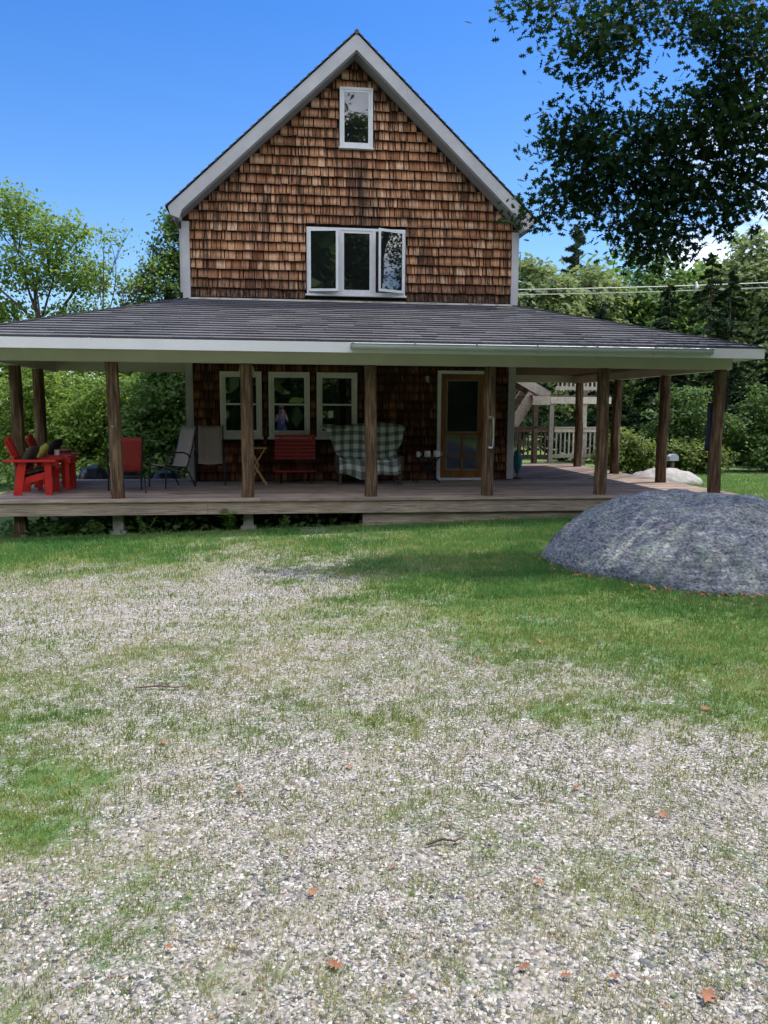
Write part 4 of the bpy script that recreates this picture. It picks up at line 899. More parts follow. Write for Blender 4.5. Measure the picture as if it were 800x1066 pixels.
for loc, bl, n, mt, lab in (
    ((-9.4, 24.5), [(0,0,2.4,1.6,1.2,1.2),(-1.2,0,1.4,1.3,1.1,1.0),(1.2,0,1.5,1.2,1.1,1.0),(0,-.3,.7,1.6,1,.7)], 15000, 'leaf_maple', 'sunny yellow-green shrub at far left behind the red armchairs'),
    ((-6.6, 23.5), [(0,0,2.5,1.2,1.1,1.0),(-.8,0,1.6,1.1,1,.9),(.9,0,1.5,1.0,1,.9),(0,-.3,.7,1.5,1,.7)], 16000, 'leaf_maple', 'leafy shrub seen between the two left corner posts'),
    ((-4.6, 22.6), [(0,0,2.2,1.2,1,1.0),(-.9,0,1.3,1,.9,.9),(.9,0,1.4,1.1,.9,.9),(0,-.3,.5,1.5,.9,.6)], 17000, 'leaf_maple', 'dense green shrub behind the red sling chair'),
    ((-3.0, 21.8), [(0,0,2.5,1.1,1,1.1),(-.6,0,1.5,.9,.9,.8),(.7,0,1.3,.9,.9,.8),(0,-.3,.5,1.2,.8,.6)], 15000, 'leaf_mid', 'dark leafy shrub close to the left side of the house'),
    ((-5.6, 19.6), [(0,0,.55,.8,.6,.45),(.7,.1,.45,.6,.5,.35)], 3600, 'leaf_dark', 'low dark bush beyond the left end of the porch floor')):
    broadleaf('shrub', lab, loc, bl, n, .12, mt, .05, max(b[2] for b in bl)*.9, .17, 40, cat='shrub')
# --- right of the house
for loc, H, Rb, n, lab in (
    ((11.3, 27.5), 5.6, 1.7, 9000, 'dark spruce standing directly above the stair railing'),
    ((14.2, 28.5), 6.4, 2.0, 10000, 'dark spruce with pointed top, mid-right above porch roof'),
    ((17.2, 29.5), 7.2, 2.3, 11000, 'broad dark hemlock behind the far right porch corner'),
    ((20.6, 31.0), 8.4, 2.6, 11000, 'tallest dark hemlock at the right edge'),
    ((12.8, 26.0), 4.6, 2.0, 9000, 'dark low hemlock filling the gap between right porch posts'),
    ((16.6, 25.0), 4.8, 2.2, 9000, 'dark shaggy hemlock just right of the corner post'),
    ((23.5, 33.0), 10.2, 3.0, 13000, 'dark hemlock closing the view at the far right edge'),
    ((18.6, 33.5), 8.6, 2.6, 12000, 'dark hemlock between the pale trees and the porch corner'),
    ((9.7, 30.0), 5.4, 1.7, 7000, 'small dark fir half hidden behind the stair landing')):
    conifer('spruce_tree', lab, loc, H, Rb, n, size=.2)
for loc, H, W, n, mt, lab in (
    ((13.5, 44), 10.6, 3.6, 12000, 'leaf_pale', 'pale green round tree right beside the house corner'),
    ((18.2, 46), 10.4, 3.6, 12000, 'leaf_pale', 'pale green tree with flat top under the oak boughs'),
    ((23.0, 47), 11.4, 3.8, 12000, 'leaf_mid', 'mid green tree behind the utility wires on the right'),
    ((27.5, 45), 12.6, 4.2, 13000, 'leaf_pale', 'tall pale tree at the right edge of the picture'),
    ((31.5, 44), 13.5, 4.2, 11000, 'leaf_mid', 'large green tree partly outside the right edge')):
    broadleaf('far_tree', lab, loc, blobset(H, W, 1, 18, int(loc[0]*7)), int(n*1.5), .34, mt, .22, H*.8, .45, 40)
conifer('pine_tree', 'feathery white pine rising above the pale trees', (18.6, 50), 13.4, 3.0, 9000, 'needle_pine', .42, z0=4, droop=-.1, ragged=.6)
conifer('pine_tree', 'smaller white pine crown near the house corner', (14.8, 52), 11.4, 2.6, 8000, 'needle_pine', .42, z0=4, droop=-.1, ragged=.6)
for loc, bl, n, mt, lab in (
    ((9.7, 21.6), [(0,0,.75,.7,.6,.45),(.5,0,.5,.6,.5,.4),(-.4,0,.45,.5,.5,.35)], 5000, 'leaf_shrub', 'yellow-green garden shrub beside the stair railing'),
    ((12.0, 22.6), [(0,0,2.0,.8,.8,.6),(-.5,0,1.4,.8,.8,.6),(.6,0,1.3,.8,.8,.6),(0,-.2,.6,1.0,.8,.6)], 8000, 'leaf_dark', 'upright green shrub framed by the two right porch posts'),
    ((11.4, 21.6), [(0,0,.55,.9,.5,.4),(.8,0,.5,.6,.5,.35)], 4000, 'leaf_shrub', 'low yellowish shrub behind the small pale rock'),
    ((14.6, 22.6), [(0,0,1.9,.9,.9,.7),(-.8,0,1.3,.9,.8,.6),(.9,0,1.4,.9,.8,.7),(0,-.3,.6,1.4,.8,.6)], 9000, 'leaf_dark', 'rounded green shrub at the right edge of the lawn'),
    ((17.0, 23.0), [(0,0,2.1,1.1,1,.8),(-.9,0,1.3,1,.9,.7),(.9,0,1.3,1,.9,.7),(0,-.3,.6,1.4,.8,.6)], 8000, 'leaf_dark', 'dark green shrub outside the right edge of the porch')):
    broadleaf('shrub', lab, loc, bl, n, .11, mt, .04, max(b[2] for b in bl)*.9, .15, 40, cat='shrub')
# --- woods all round that read as one mass
q = random.Random(5); Ps, Ns, Rs_, Sz = [], [], [], []
for back in (False, True):
    Bl = []
    for a in np.linspace(0, 2*math.pi, 66, endpoint=False):
        if (math.sin(a) < -.1) != back: continue
        rr = 30+q.uniform(-4, 4) if back else 60+q.uniform(-5, 5); H = q.uniform(14, 20) if back else q.uniform(8, 11)
        if back and math.cos(a) > .75: H *= .5
        cx, cy = 1+rr*math.cos(a), 4+rr*math.sin(a)
        if -19 < cx < -1 and cy > 20: H *= .5
        if cx > 10 and cy > 20: H *= 1.4
        for j in range(6):
            f = j/5; Bl.append((cx+q.uniform(-2, 2), cy+q.uniform(-2, 2), H*(.05+.8*f), 3.6*(1-.5*f), 3.0*(1-.5*f), H*.17))
    P, N, Rv = crown_points(Bl, 80000, .8, 30, .3); P[:, 2] += gh(P[:, 0], P[:, 1])
    Ps.append(P); Ns.append(N); Rs_.append(Rv); Sz.append((1.25 if back else .75)*(.7+.6*rng.random(len(P))))
P, N, Rv, Sz = map(np.concatenate, (Ps, Ns, Rs_, Sz))
tag(link('woodland', leaf_mesh('woodland', P, N, Sz, Rv), 'leaf_mid'), 'mass of green woods closing off the clearing on every side', 'woods', kind='stuff')

broadleaf('tall_tree', 'tall dark tree seen only mirrored in the gable windows', (3.6, -13.5), [(0,0,3.5,2.6,2.4,2.2),(0,0,7.5,3.2,2.8,2.6),(-1.6,0,11,2.6,2.4,2.2),(1.8,0,10.6,2.4,2.4,2.0),(.4,0,14.4,2.2,2.0,1.9),(-1.4,0,17.6,1.5,1.4,1.5),(1.1,0,16.6,1.5,1.4,1.3),(-1.9,0,20.4,1.1,1.0,1.0)], 36000, .26, 'leaf_dark', .35, 17, .34, 40)
# utility line
ul = thing('utility_line', 'pair of pale utility wires strung across behind the house', 'wires', (0, 38, 7.2), world=True)
for zz, nm in ((0, 'wire'), (-.24, 'wire')):
    m = MB(); m.tube([(-30+i*2.2, 38, 6.95+.012*(i*2.2-30)+zz+.0011*(i*2.2-30)**2+.18) for i in range(32)], .022, 6); m.build(nm, 'wire_gray', ul)
m = MB(); m.tube([(20.3,38,8.0),(20.3,37.9,7.7),(20.3,38,7.5)], [.05,.08,.05], 8); m.build('splice_box', 'wire_gray', ul)

# ------------------------------------------------------------------ porch furniture
def adirondack(label, loc, rz, group):
    t = thing('garden_armchair', label, 'armchair', loc, rz, group)
    # faces +x ; width along y
    for s in (-1, 1):
        m = MB(); m.box(.16, .27, s*.30-.02, s*.30+.02, 0, .56); m.build('leg', 'red_paint', t, bevel=.004)
        m = MB(); m.beam((-.28, s*.30, .0), (-.18, s*.30, .56), .04, .13, (1, 0, 0)); m.build('leg', 'red_paint', t, bevel=.004)
        m = MB(); m.prism([(-.46,.555),(.34,.555),(.36,.575),(.34,.595),(-.46,.595)], s*.31-.075, s*.31+.075); m.build('arm', 'red_paint', t, bevel=.006)
        m = MB(); m.beam((-.22, s*.262, .22), (.26, s*.262, .36), .03, .11); m.build('side_rail', 'red_paint', t, bevel=.004)
    m = MB()
    for i in range(6): x = -.16+i*.08; m.beam((x, -.25, .31+x*.29), (x, .25, .31+x*.29), .07, .02, (-.29, 0, 1))
    m.build('seat', 'red_paint', t)
    bk = MB()
    for i in range(5):
        y = -.20+i*.10; h = (.90, .96, .985, .96, .90)[i]
        bk.add([(-.20,y-.045,.28),(-.20,y+.045,.28),(-.44,y+.045,h),(-.44,y-.045,h),(-.225,y-.045,.27),(-.225,y+.045,.27),(-.465,y+.045,h),(-.465,y-.045,h)], [(0,1,2,3),(7,6,5,4),(0,4,5,1),(1,5,6,2),(2,6,7,3),(3,7,4,0)])
    bk.beam((-.33,-.27,.60),(-.33,.27,.60),.03,.09); bk.build('backrest', 'red_paint', t, bevel=.004)
    return t
def cushion(name, label, cat, loc, rot, size, mat):
    bm = bmesh.new(); bmesh.ops.create_cube(bm, size=1); bmesh.ops.subdivide_edges(bm, edges=bm.edges[:], cuts=6, use_grid_fill=True)
    for v in bm.verts:
        x, y, z = v.co*2; puff = (1-abs(x)**3)*(1-abs(y)**3); v.co = (x*size[0]/2*(1-.08*abs(y)**2*abs(z)), y*size[1]/2, z*size[2]/2*(.25+.75*max(0, puff)**.5)+.012*math.sin(9*x)*math.sin(7*y))
    me = bpy.data.meshes.new(name); bm.to_mesh(me); bm.free(); me.polygons.foreach_set('use_smooth', [True]*len(me.polygons))
    o = link(name, me, mat); o.location = loc; o.rotation_euler = rot; tag(o, label, cat); return o
GA = 'red garden armchairs on the porch'
adirondack('red painted garden armchair nearest the front edge of the porch', (-4.12, 14.2, ZD), R(4), GA)
adirondack('red painted garden armchair farther back, second in the row', (-4.18, 15.55, ZD), R(2), GA)
cushion('cushion', 'dark brown mottled cushion leaning on the nearer red armchair back', 'cushion', (-4.28, 14.22, ZD+.60), (0, R(-58), 0), (.48, .46, .15), 'cushion_brown')
cushion('seat_pad', 'dark seat pad lying on the nearer red armchair', 'cushion', (-4.10, 14.2, ZD+.40), (0, R(-14), 0), (.42, .46, .09), 'cushion_brown')
cushion('pillow', 'olive yellow pillow peeping out behind the brown cushion', 'cushion', (-4.22, 14.75, ZD+.66), (R(12), R(-55), R(8)), (.40, .30, .13), 'cushion_olive')
cushion('cushion', 'blackish cushion leaning on the farther red armchair back', 'cushion', (-4.26, 15.55, ZD+.66), (0, R(-55), 0), (.52, .46, .16), 'cushion_black')
# low red table joining the two chairs
t = thing('side_table', 'red painted side table standing between the two red armchairs', 'table', (-4.02, 14.87, ZD))
m = MB(); 
for i in range(5): m.box(-.28+i*.115, -.28+i*.115+.105, -.24, .24, .585, .615)
m.build('tabletop', 'red_paint', t)
m = MB(); m.box(-.26, .30, -.25, -.228, .50, .584); m.box(-.26, .30, .228, .25, .50, .584); m.box(.302, .322, -.25, .25, .49, .584); m.build('apron', 'red_paint', t)
for x in (-.22, .25):
    for y in (-.2, .2): m = MB(); m.box(x-.035, x+.035, y-.025, y+.025, 0, .50); m.build('leg', 'red_paint', t)
for x, y, mt, r_, lab in ((-4.16, 14.80, 'steel', .038, 'small grey metal tin on the red side table'), (-3.98, 14.85, 'ceramic', .045, 'white mug standing on the red side table')):
    q = MB(); q.lathe([(r_*.9, 0), (r_, .01), (r_, .10), (r_*.88, .10), (r_*.85, .02)], n=16); o = q.build('mug' if mt == 'ceramic' else 'tin', mt, None, smooth=True); o.location = (x, y, ZD+.616); tag(o, lab, 'mug' if mt == 'ceramic' else 'tin')
t = thing('footstool', 'red painted low stool at the far end of the red armchairs', 'stool', (-4.40, 16.3, ZD))
m = MB(); m.box(-.26, .26, -.24, .24, .50, .545); m.box(.10, .25, -.22, .22, .546, .64); m.build('seat', 'red_paint', t)
for x in (-.2, .2):
    for y in (-.2, .2): m = MB(); m.box(x-.045, x+.045, y-.025, y+.025, 0, .498); m.build('leg', 'red_paint', t)

def sling_chair(label, loc, rz, sling, h, group, metal='dark_metal', w=.5):
    """front towards -y"""
    t = thing('patio_chair', label, 'chair', loc, rz, group)
    m = MB(); n = 9; P = [(-.28, .43), (-.20, .415), (0, .39), (.16, .375), (.20, .40), (.25, .55), (.32, .75), (.39, h-.08), (.42, h)]
    sag = lambda u: -.02*math.sin(math.pi*u)
    vs = []; k = 7
    for y, z in P:
        for i in range(k): u = i/(k-1); vs.append((-w/2+.02+(w-.04)*u, y-sag(u)*(1 if z > .5 else 0), z+(sag(u) if z <= .5 else 0)))
    fs = [(a*k+i, a*k+i+1, (a+1)*k+i+1, (a+1)*k+i) for a in range(len(P)-1) for i in range(k-1)]
    m.add(vs, fs); o = m.build('sling', sling, t, smooth=True); sd = o.modifiers.new('solid', 'SOLIDIFY'); sd.thickness = .012
    for s in (-1, 1):
        x = s*w/2; m = MB(); m.tube([(x, y, z) for y, z in P], .013, 8); m.build('side_frame', metal, t, smooth=True)
        m = MB(); m.tube([(x+s*.03, -.30, 0), (x+s*.03, -.27, .38), (x+s*.03, -.24, .58), (x+s*.03, -.19, .64), (x+s*.03, -.10, .66), (x+s*.03, .10, .65), (x+s*.03, .18, .62), (x+s*.02, .25, .55)], .016, 8); m.build('arm', metal, t, smooth=True)
        m = MB(); m.tube([(x+s*.03, .34, 0), (x+s*.03, .20, .28), (x+s*.03, -.25, .42)], .014, 8); m.build('leg', metal, t, smooth=True)
    m = MB(); m.tube([(-w/2-.03, .20, .28), (w/2+.03, .20, .28)], .011, 8); m.tube([(-w/2, -.20, .40), (w/2, -.20, .40)], .011, 8); m.build('stretcher', metal, t)
    return t
PG = 'grey sling patio chairs by the corner'
sling_chair('grey high-backed sling chair in profile, facing left beside house corner', (-2.06, 15.25, ZD), R(-50), 'gray_sling', 1.12, PG)
sling_chair('grey high-backed sling chair facing the yard beneath the left window', (-1.38, 15.75, ZD), R(4), 'gray_sling', 1.12, PG)
sling_chair('red sling patio chair with its back turned, behind the second post', (-2.70, 14.35, ZD), R(196), 'red_sling', .96, None)

# light folding table
t = thing('folding_table', 'small light wood folding tray table half behind the third post', 'table', (-.43, 15.7, ZD), 0)
m = MB(); m.box(-.20, .14, -.22, .22, .70, .722); m.build('tabletop', 'fold_wood', t)
for y in (-.18, .18):
    m = MB(); m.beam((.10, y, .69), (-.10, y, .36), .028, .022); m.beam((-.10, y, .36), (.13, y, 0), .028, .022); m.build('leg', 'fold_wood', t)
    m = MB(); m.beam((-.17, y, .69), (-.02, y, .36), .022, .02); m.beam((-.02, y, .36), (-.18, y, 0), .022, .02); m.build('leg', 'fold_wood', t)
# red slatted bistro chair
t = thing('slatted_bench', 'dark red slatted folding bench under the middle window', 'bench', (.26, 15.95, ZD))
m = MB()
for i in range(7): m.box(-.40, .40, -.012, .010, .47+i*.072, .47+i*.072+.056)
m.build('backrest', 'dark_red_slat', t)
m = MB()
for i in range(5): m.box(-.40, .40, -.42+i*.075, -.42+i*.075+.06, .245, .262)
m.build('seat', 'dark_red_slat', t)
for s in (-1, 1):
    m = MB(); m.tube([(s*.29, .03, .96), (s*.29, .02, .5), (s*.29, -.30, .0)], .013, 8); m.build('leg', 'dark_metal', t)
    m = MB(); m.tube([(s*.27, .20, 0), (s*.27, -.05, .235), (s*.27, -.40, .238)], .013, 8); m.build('leg', 'dark_metal', t)
# loveseat draped with a plaid blanket
lv = thing('loveseat', 'wide wicker armchair frame hidden under a plaid blanket', 'armchair', (1.70, 15.75, ZD))
for x in (-.58, .58):
    for y in (-.38, .36): m = MB(); m.tube([(x, y, 0), (x, y, .26)], .03, 8); m.build('leg', 'twig', lv)
m = MB(); m.box(-.62, .62, -.42, .40, .20, .28); m.build('seat_frame', 'twig', lv)
m = MB(); m.box(-.60, .60, -.36, .22, .28, .42); m.build('seat_cushion', 'cushion_brown', lv)
m = MB(); m.add([(-.60,.20,.3),(.60,.20,.3),(.60,.38,1.10),(-.60,.38,1.10),(-.60,.30,.3),(.60,.30,.3),(.60,.46,1.10),(-.60,.46,1.10)], [(0,1,2,3),(7,6,5,4),(0,4,5,1),(1,5,6,2),(2,6,7,3),(3,7,4,0)]); m.build('backrest', 'cushion_brown', lv)
for s in (-1, 1): m = MB(); m.box(*sorted((s*.60, s*.66)), -.38, .30, .28, .56); m.build('arm', 'twig', lv)
def blanket():
    # draped sheet: v runs from the front hem up over seat and back; wings flare at the top corners
    nu, nv = 46, 60; V = []; UV = []
    prof = [(-.47, .20), (-.46, .36), (-.42, .475), (-.30, .49), (-.05, .475), (.12, .50), (.19, .62), (.26, .85), (.32, 1.08), (.36, 1.17), (.44, 1.18), (.50, 1.08), (.50, .92)]
    L = [0]
    for a, b in zip(prof, prof[1:]): L.append(L[-1]+math.hypot(b[0]-a[0], b[1]-a[1]))
    for j in range(nv):
        s = L[-1]*j/(nv-1); y = np.interp(s, L, [p[0] for p in prof]); z = np.interp(s, L, [p[1] for p in prof])
        for i in range(nu):
            u = i/(nu-1)*2-1
            hw = np.interp(z, [.2, .5, .62, .8, 1.0, 1.12, 1.2], [.60, .60, .56, .68, .72, .78, .74]); 
            if u < 0: hw = np.interp(z, [.2, .5, .62, .8, 1.0, 1.12, 1.2], [.60, .60, .64, .70, .78, .93, .84])
            x = u*hw; e = abs(u)**5
            f = .016*math.sin(11*u+3*s)+.022*math.sin(5*u-4*s+1)+.018*math.sin(23*u+1.7*s)*abs(u)
            zz = z+f*(.6 if y > -.3 and z < .6 else .15)+.06*e*(1 if .45 < z < .6 else .2)+.03*math.sin(3.2*u+.5)*(z > 1.1)+.035*math.sin(6*u)*(s < .2)-.10*max(0, u-.75)*(z > 1.1)
            yy = y-f*1.4-(.12*e if z > .6 else 0)
            if s < .08: zz -= .05*math.sin(2.3*u+2)
            V.append((x, yy, zz)); UV.append((x*1.02+.02*math.sin(3*s), s+.02*math.sin(4*u), 0))
    F = [(j*nu+i, j*nu+i+1, (j+1)*nu+i+1, (j+1)*nu+i) for j in range(nv-1) for i in range(nu-1)]
    me = np_mesh('plaid_blanket', V, F, None, True); a = me.attributes.new('uvp', 'FLOAT_VECTOR', 'POINT'); a.data.foreach_set('vector', np.array(UV, np.float32).ravel())
    o = link('plaid_blanket', me, 'plaid_blanket'); o.location = (1.70, 15.75, ZD); s_ = o.modifiers.new('solid', 'SOLIDIFY'); s_.thickness = .012
    tag(o, 'green and white plaid blanket thrown over the wide armchair', 'blanket')
blanket()
# black tray stand with white cups
t = thing('tray_stand', 'black folding X-leg tray stand left of the screen door', 'table', (2.92, 15.95, ZD))
m = MB(); m.box(-.27, .27, -.18, .18, .50, .515); m.build('tray', 'dark_metal', t)
for y in (-.16, .16):
    m = MB(); m.tube([(-.25, y, 0), (.22, y, .50)], .013, 6); m.build('leg', 'dark_metal', t)
    m = MB(); m.tube([(.25, y, 0), (-.22, y, .50)], .013, 6); m.build('leg', 'dark_metal', t)
for x, w_, h_, nm, lab in ((-.19, .04, .11, 'mug', 'narrow white mug at left on the black tray stand'), (.0, .068, .125, 'jar', 'squat white jar in the middle of the black tray stand'), (.19, .075, .13, 'pitcher', 'white pitcher with handle at right on the black tray stand')):
    q = MB(); q.lathe([(w_*.8, 0), (w_, .02), (w_*.97, h_*.7), (w_*.8, h_*.88), (w_*.86, h_), (w_*.7, h_), (w_*.7, h_*.5)], n=18)
    o = q.build(nm, 'ceramic', None, smooth=True); o.location = (2.92+x, 15.88, ZD+.517); tag(o, lab, nm)
    if nm != 'jar': q = MB(); q.tube([(w_*.9, 0, h_*.75), (w_*1.5, 0, h_*.72), (w_*1.5, 0, h_*.35), (w_*.95, 0, h_*.28)], .008, 6); q.build('handle', 'ceramic', o)
# folded teal umbrella
t = thing('folded_umbrella', 'furled teal umbrella standing against the right house corner', 'umbrella', (5.02, 16.62, ZD), 0)
m = MB(); m.tube([(0,0,.12),(0,0,.25),(.005,0,.42),(0,0,.56),(0,0,.62)], [.03,.085,.10,.06,.03], 14, jit=.25); m.build('canopy', 'teal_cloth', t, smooth=True)
m = MB(); m.tube([(0,0,0),(0,0,.74)], .012, 8); m.lathe([(.11,0),(.11,.03),(.03,.05)]); m.build('pole', 'dark_metal', t)
# tarpaulined stacks at the far left end
for x, y, sx, sz, lab in ((-3.98, 17.5, .34, .30, 'low dark blue tarp-covered heap next to the red footstool'), (-3.30, 17.5, .34, .29, 'low dark blue tarp-covered heap behind the red sling chair'), (-2.45, 17.45, .36, .2, 'flatter dark tarp-covered heap close to the house corner')):
    m = MB(); n = 12; vs = []; 
    for j in range(9):
        for i in range(n+1):
            u = i/n*2-1; v = j/8*2-1; vs.append((u*sx*(1-.08*v*v), v*.3, max(0, (1-abs(u)**2.6)*(1-abs(v)**4))**.5*(sz+.25)+.02*math.sin(9*u+4*v)))
    m.add(vs, [(j*(n+1)+i, j*(n+1)+i+1, (j+1)*(n+1)+i+1, (j+1)*(n+1)+i) for j in range(8) for i in range(n)])
    o = m.build('covered_heap', 'tarp', None, smooth=True); o.location = (x, y, -.12); tag(o, lab, 'tarp'); o.modifiers.new('solid', 'SOLIDIFY').thickness = .01
# navy cloth hanging beside the corner post, letterbox on the lawn
o = MB().add([(x_, .02*math.sin(5*z_+9*x_), z_) for z_ in np.linspace(0, -.85, 10) for x_ in np.linspace(-.05, .05, 4)], [(j*4+i, j*4+i+1, j*4+i+5, j*4+i+4) for j in range(9) for i in range(3)]).build('hanging_cloth', 'hanging_blue', None, smooth=True)
o.location = (7.53, 13.36, 1.78); o.modifiers.new('solid', 'SOLIDIFY').thickness = .03; tag(o, 'narrow navy cloth hanging down beside the far right porch post', 'cloth')
t = thing('letterbox', 'small pale blue-white box on a stake among the shrubs', 'box', (10.75, 20.9, float(gh(10.75, 20.9))-.42))
m = MB(); m.prism([(-.13,.85),(.13,.85),(.13,.97),(.07,1.03),(-.07,1.03),(-.13,.97)], -.09, .09); m.build('box', 'letterbox', t); m = MB(); m.box(-.04, .04, -.04, .04, -.1, .849); m.build('stake', 'pole_wood', t)

# ------------------------------------------------------------------ weeds, fallen leaves, twigs
def weed(label, loc, n, h, lw, mat, group=None):
    t = thing('weed_plant', label, 'weed', (loc[0], loc[1], float(gh(*loc))), rnd.random()*6, group); m, st = MB(), MB()
    for i in range(n):
        a = rnd.random()*6.283; l = h*(.6+.5*rnd.random()); tip = Vector((math.cos(a)*l*.5, math.sin(a)*l*.5, l)); st.tube([(0,0,0), tip*.5+Vector((0,0,l*.12)), tip], [.005,.004,.002], 5)
        for j in range(7):
            f = .3+.7*j/6; c = tip*f; b = rnd.random()*6.283; d = Vector((math.cos(b), math.sin(b), .15))*lw; s = Vector((-math.sin(b), math.cos(b), 0))*lw*.32
            m.add([c, c+d*.5+s+Vector((0,0,lw*.12)), c+d, c+d*.5-s+Vector((0,0,lw*.12))], [(0,1,2),(0,2,3)])
    st.build('stem', 'grass_blade', t); m.build('leaves', mat, t)
weed('broad-leaved bright green weed left of the third concrete footing', (-.85, 13.15), 6, .34, .15, 'leaf_maple')
weed('tall thin weed poking up in front of the deck rim board', (-2.15, 13.0), 3, .42, .07, 'leaf_mid')
weed('leafy weed right beside the second concrete footing', (-2.95, 13.05), 6, .30, .09, 'leaf_mid')
weed('small bushy weed below the red armchairs', (-3.65, 13.1), 6, .28, .09, 'leaf_mid')
weed('short weed right of the third concrete footing', (.05, 13.05), 4, .22, .08, 'leaf_mid')
m_ = [(rng.random()*6-4.6, 13.2+rng.random()*.9) for _ in range(1100)]
P = np.array([(x, y, float(gh(x, y))+.02+.2*rng.random()**1.5) for x, y in m_]); P = P[P[:, 0] < 1.25]
tag(link('undergrowth', leaf_mesh('undergrowth', P, np.array([0, -.4, .8])+rng.normal(size=P.shape)*.5, .08+.06*rng.random(len(P)), rng.random(len(P))), 'leaf_mid'), 'low leafy undergrowth in the dark gap beneath the deck', 'undergrowth', kind='stuff')
LV = [(1.18,1.93,.085),(.09,2.57,.05),(-.36,2.33,.04),(-.62,4.03,.06),(-1.03,4.09,.05),(.39,2.71,.04),(.01,2.83,.035),(1.56,2.96,.06),(1.3,3.26,.06),(1.44,4.31,.05),(1.34,5.2,.06),(2.38,4.1,.07),(2.07,7.32,.10),(.95,2.04,.05),(.14,2.19,.06),(.7,2.11,.05),(.89,2.55,.045),(1.69,6.58,.08),(.81,2.06,.04),(-.2,3.4,.05),(1.9,5.6,.07),(2.9,4.9,.07),(.3,3.6,.05),(3.05,7.0,.09),(3.35,7.3,.08)]
for i, (x, y, s) in enumerate(LV):
    me = leaf_mesh('fallen_leaf', np.zeros((1, 3)), np.array([[rnd.uniform(-.4, .4), rnd.uniform(-.4, .4), 1]]), np.array([s]), np.array([.5]), 'oak')
    v = np.empty(len(me.vertices)*3); me.vertices.foreach_get('co', v); v = v.reshape(-1, 3); v[:, 2] += 6*(v[:, 0]**2-v[:, 1]**2)/1.0*s*8; me.vertices.foreach_set('co', v.ravel())
    o = link('fallen_leaf', me, 'dry_leaf'); o.location = (x, y, float(ghd(x, y))+.018); tag(o, 'dry orange-brown oak leaf lying on the ground' if i else 'largest dry brown oak leaf, on the gravel at the bottom right', 'leaf', 'fallen oak leaves')
for x, y, a, L, lab in ((.62, 2.86, .1, .16, 'thin dark twig lying on the gravel in the lower middle'), (-.75, 4.95, -.1, .35, 'long thin twig on the gravel at left')):
    m = MB(); m.tube([(-L/2,0,.0),(-.1*L,.012,.008),(.2*L,-.006,.004),(L/2,.01,.01)], [.005,.006,.005,.002], 6); o = m.build('twig', 'twig', None); o.location = (x, y, float(ghd(x, y))+.014); o.rotation_euler = (0, 0, a); tag(o, lab, 'twig')

lp = []
for i in range(190):
    k = rnd.random()*7.2; a_, b_ = BOULDER[int(k)], BOULDER[int(k)+1]; f = k-int(k); x, y = a_[0]+(b_[0]-a_[0])*f, a_[1]+(b_[1]-a_[1])*f
    d = 1+abs(rnd.gauss(0, .045))+.005; x, y = 4.75+(x-4.75)*d, 8.6+(y-8.6)*d; lp.append((x, y, float(ghd(x, y))+.012+.02*rnd.random()))
lp = np.array(lp); tag(link('leaf_litter', leaf_mesh('leaf_litter', lp, np.array([0, -.3, 1])+rng.normal(size=lp.shape)*.5, (.025+.04*rng.random(len(lp))**2), rng.random(len(lp))), 'dry_leaf'), 'brown leaf litter along the foot of the boulder', 'leaf litter', kind='stuff')

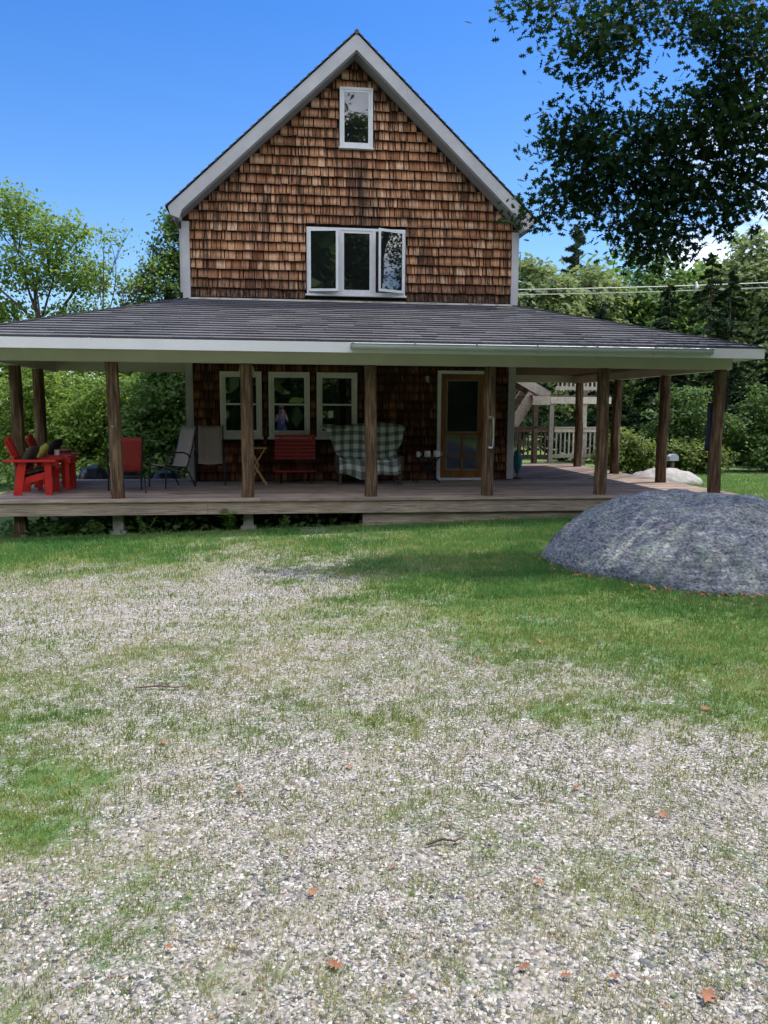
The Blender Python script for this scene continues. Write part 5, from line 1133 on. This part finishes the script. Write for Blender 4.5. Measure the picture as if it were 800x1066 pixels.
# ------------------------------------------------------------------ the photographer, seen mirrored in the middle window
def person():
    bx, by = 0.0, -.36; zg = float(gh(bx, by))
    J = {'pel': (0,0,.95,.13), 'wai': (0,0,1.10,.12), 'che': (0,.01,1.32,.145), 'nek': (0,.01,1.47,.055), 'he1': (0,.03,1.56,.085), 'he2': (0,.03,1.66,.095), 'top': (0,.02,1.74,.07)}
    E = [('pel','wai'),('wai','che'),('che','nek'),('nek','he1'),('he1','he2'),('he2','top')]
    for s, n in ((-1,'l'),(1,'r')):
        J.update({'sh'+n: (s*.17,.0,1.40,.062), 'el'+n: (s*.23,.10,1.16,.046), 'wr'+n: (s*.085,.26,1.48,.030), 'ha'+n: (s*.06,.29,1.54,.034), 'hp'+n: (s*.10,0,.90,.095), 'kn'+n: (s*.11,.02,.50,.065), 'an'+n: (s*.115,-.01,.09,.045), 'to'+n: (s*.13,.15,.04,.04)})
        E += [('che','sh'+n),('sh'+n,'el'+n),('el'+n,'wr'+n),('wr'+n,'ha'+n),('pel','hp'+n),('hp'+n,'kn'+n),('kn'+n,'an'+n),('an'+n,'to'+n)]
        for k in range(4): J[f'f{n}{k}'] = (s*(.05+.0), .315, 1.60-.02*k-.0, .010); J[f'g{n}{k}'] = (s*.02, .325, 1.60-.02*k, .009); E += [('ha'+n, f'f{n}{k}'), (f'f{n}{k}', f'g{n}{k}')]
        J['th'+n] = (s*.055,.27,1.50,.011); J['tt'+n] = (s*.03,.262,1.535,.009); E += [('ha'+n,'th'+n),('th'+n,'tt'+n)]
    ks = list(J); me = bpy.data.meshes.new('person'); me.from_pydata([J[k][:3] for k in ks], [(ks.index(a), ks.index(b)) for a, b in E], [])
    o = bpy.data.objects.new('person', me); COL.objects.link(o); md = o.modifiers.new('skin', 'SKIN'); md.use_smooth_shade = True
    for i, k in enumerate(ks): me.skin_vertices[0].data[i].radius = (J[k][3], J[k][3])
    me.skin_vertices[0].data[0].use_root = True; o.modifiers.new('sub', 'SUBSURF').levels = 1; o.modifiers['sub'].render_levels = 1
    dg = bpy.context.evaluated_depsgraph_get(); me2 = bpy.data.meshes.new_from_object(o.evaluated_get(dg)); o.modifiers.clear(); o.data = me2
    for mt in ('skin', 'shirt', 'denim'): me2.materials.append(MATS[mt])
    for p in me2.polygons:
        c = p.center; p.material_index = 2 if c.z < .98 else (1 if c.z < 1.455 and c.y < .17 else 0); p.use_smooth = True
    o.location = (bx, by, zg); o.rotation_euler = (0, 0, -YAW)
    tag(o, 'person in a blue shirt taking the picture, mirrored in the middle porch window', 'person')
    h = MB(); h.lathe([(.085,1.60),(.108,1.66),(.105,1.72),(.07,1.765),(.02,1.78)], (0,.005,0), 16); h.build('hair', 'hair', o, smooth=True)
    f = MB(); f.box(-.02, .02, .112, .135, 1.585, 1.62); f.box(-.045, -.02, .105, .118, 1.635, 1.645); f.box(.02, .045, .105, .118, 1.635, 1.645); f.box(-.028, .028, .104, .114, 1.55, 1.56); f.build('face_features', 'skin', o, bevel=.004)
    ph = MB(); ph.box(-.038, .038, .0, .009, -.075, .075); p = ph.build('phone', 'phone', None, bevel=.004); p.location = (.0, -.055, 1.585); p.rotation_euler = (0, 0, -YAW); tag(p, 'black phone held up in both hands by the mirrored person', 'phone')
person()
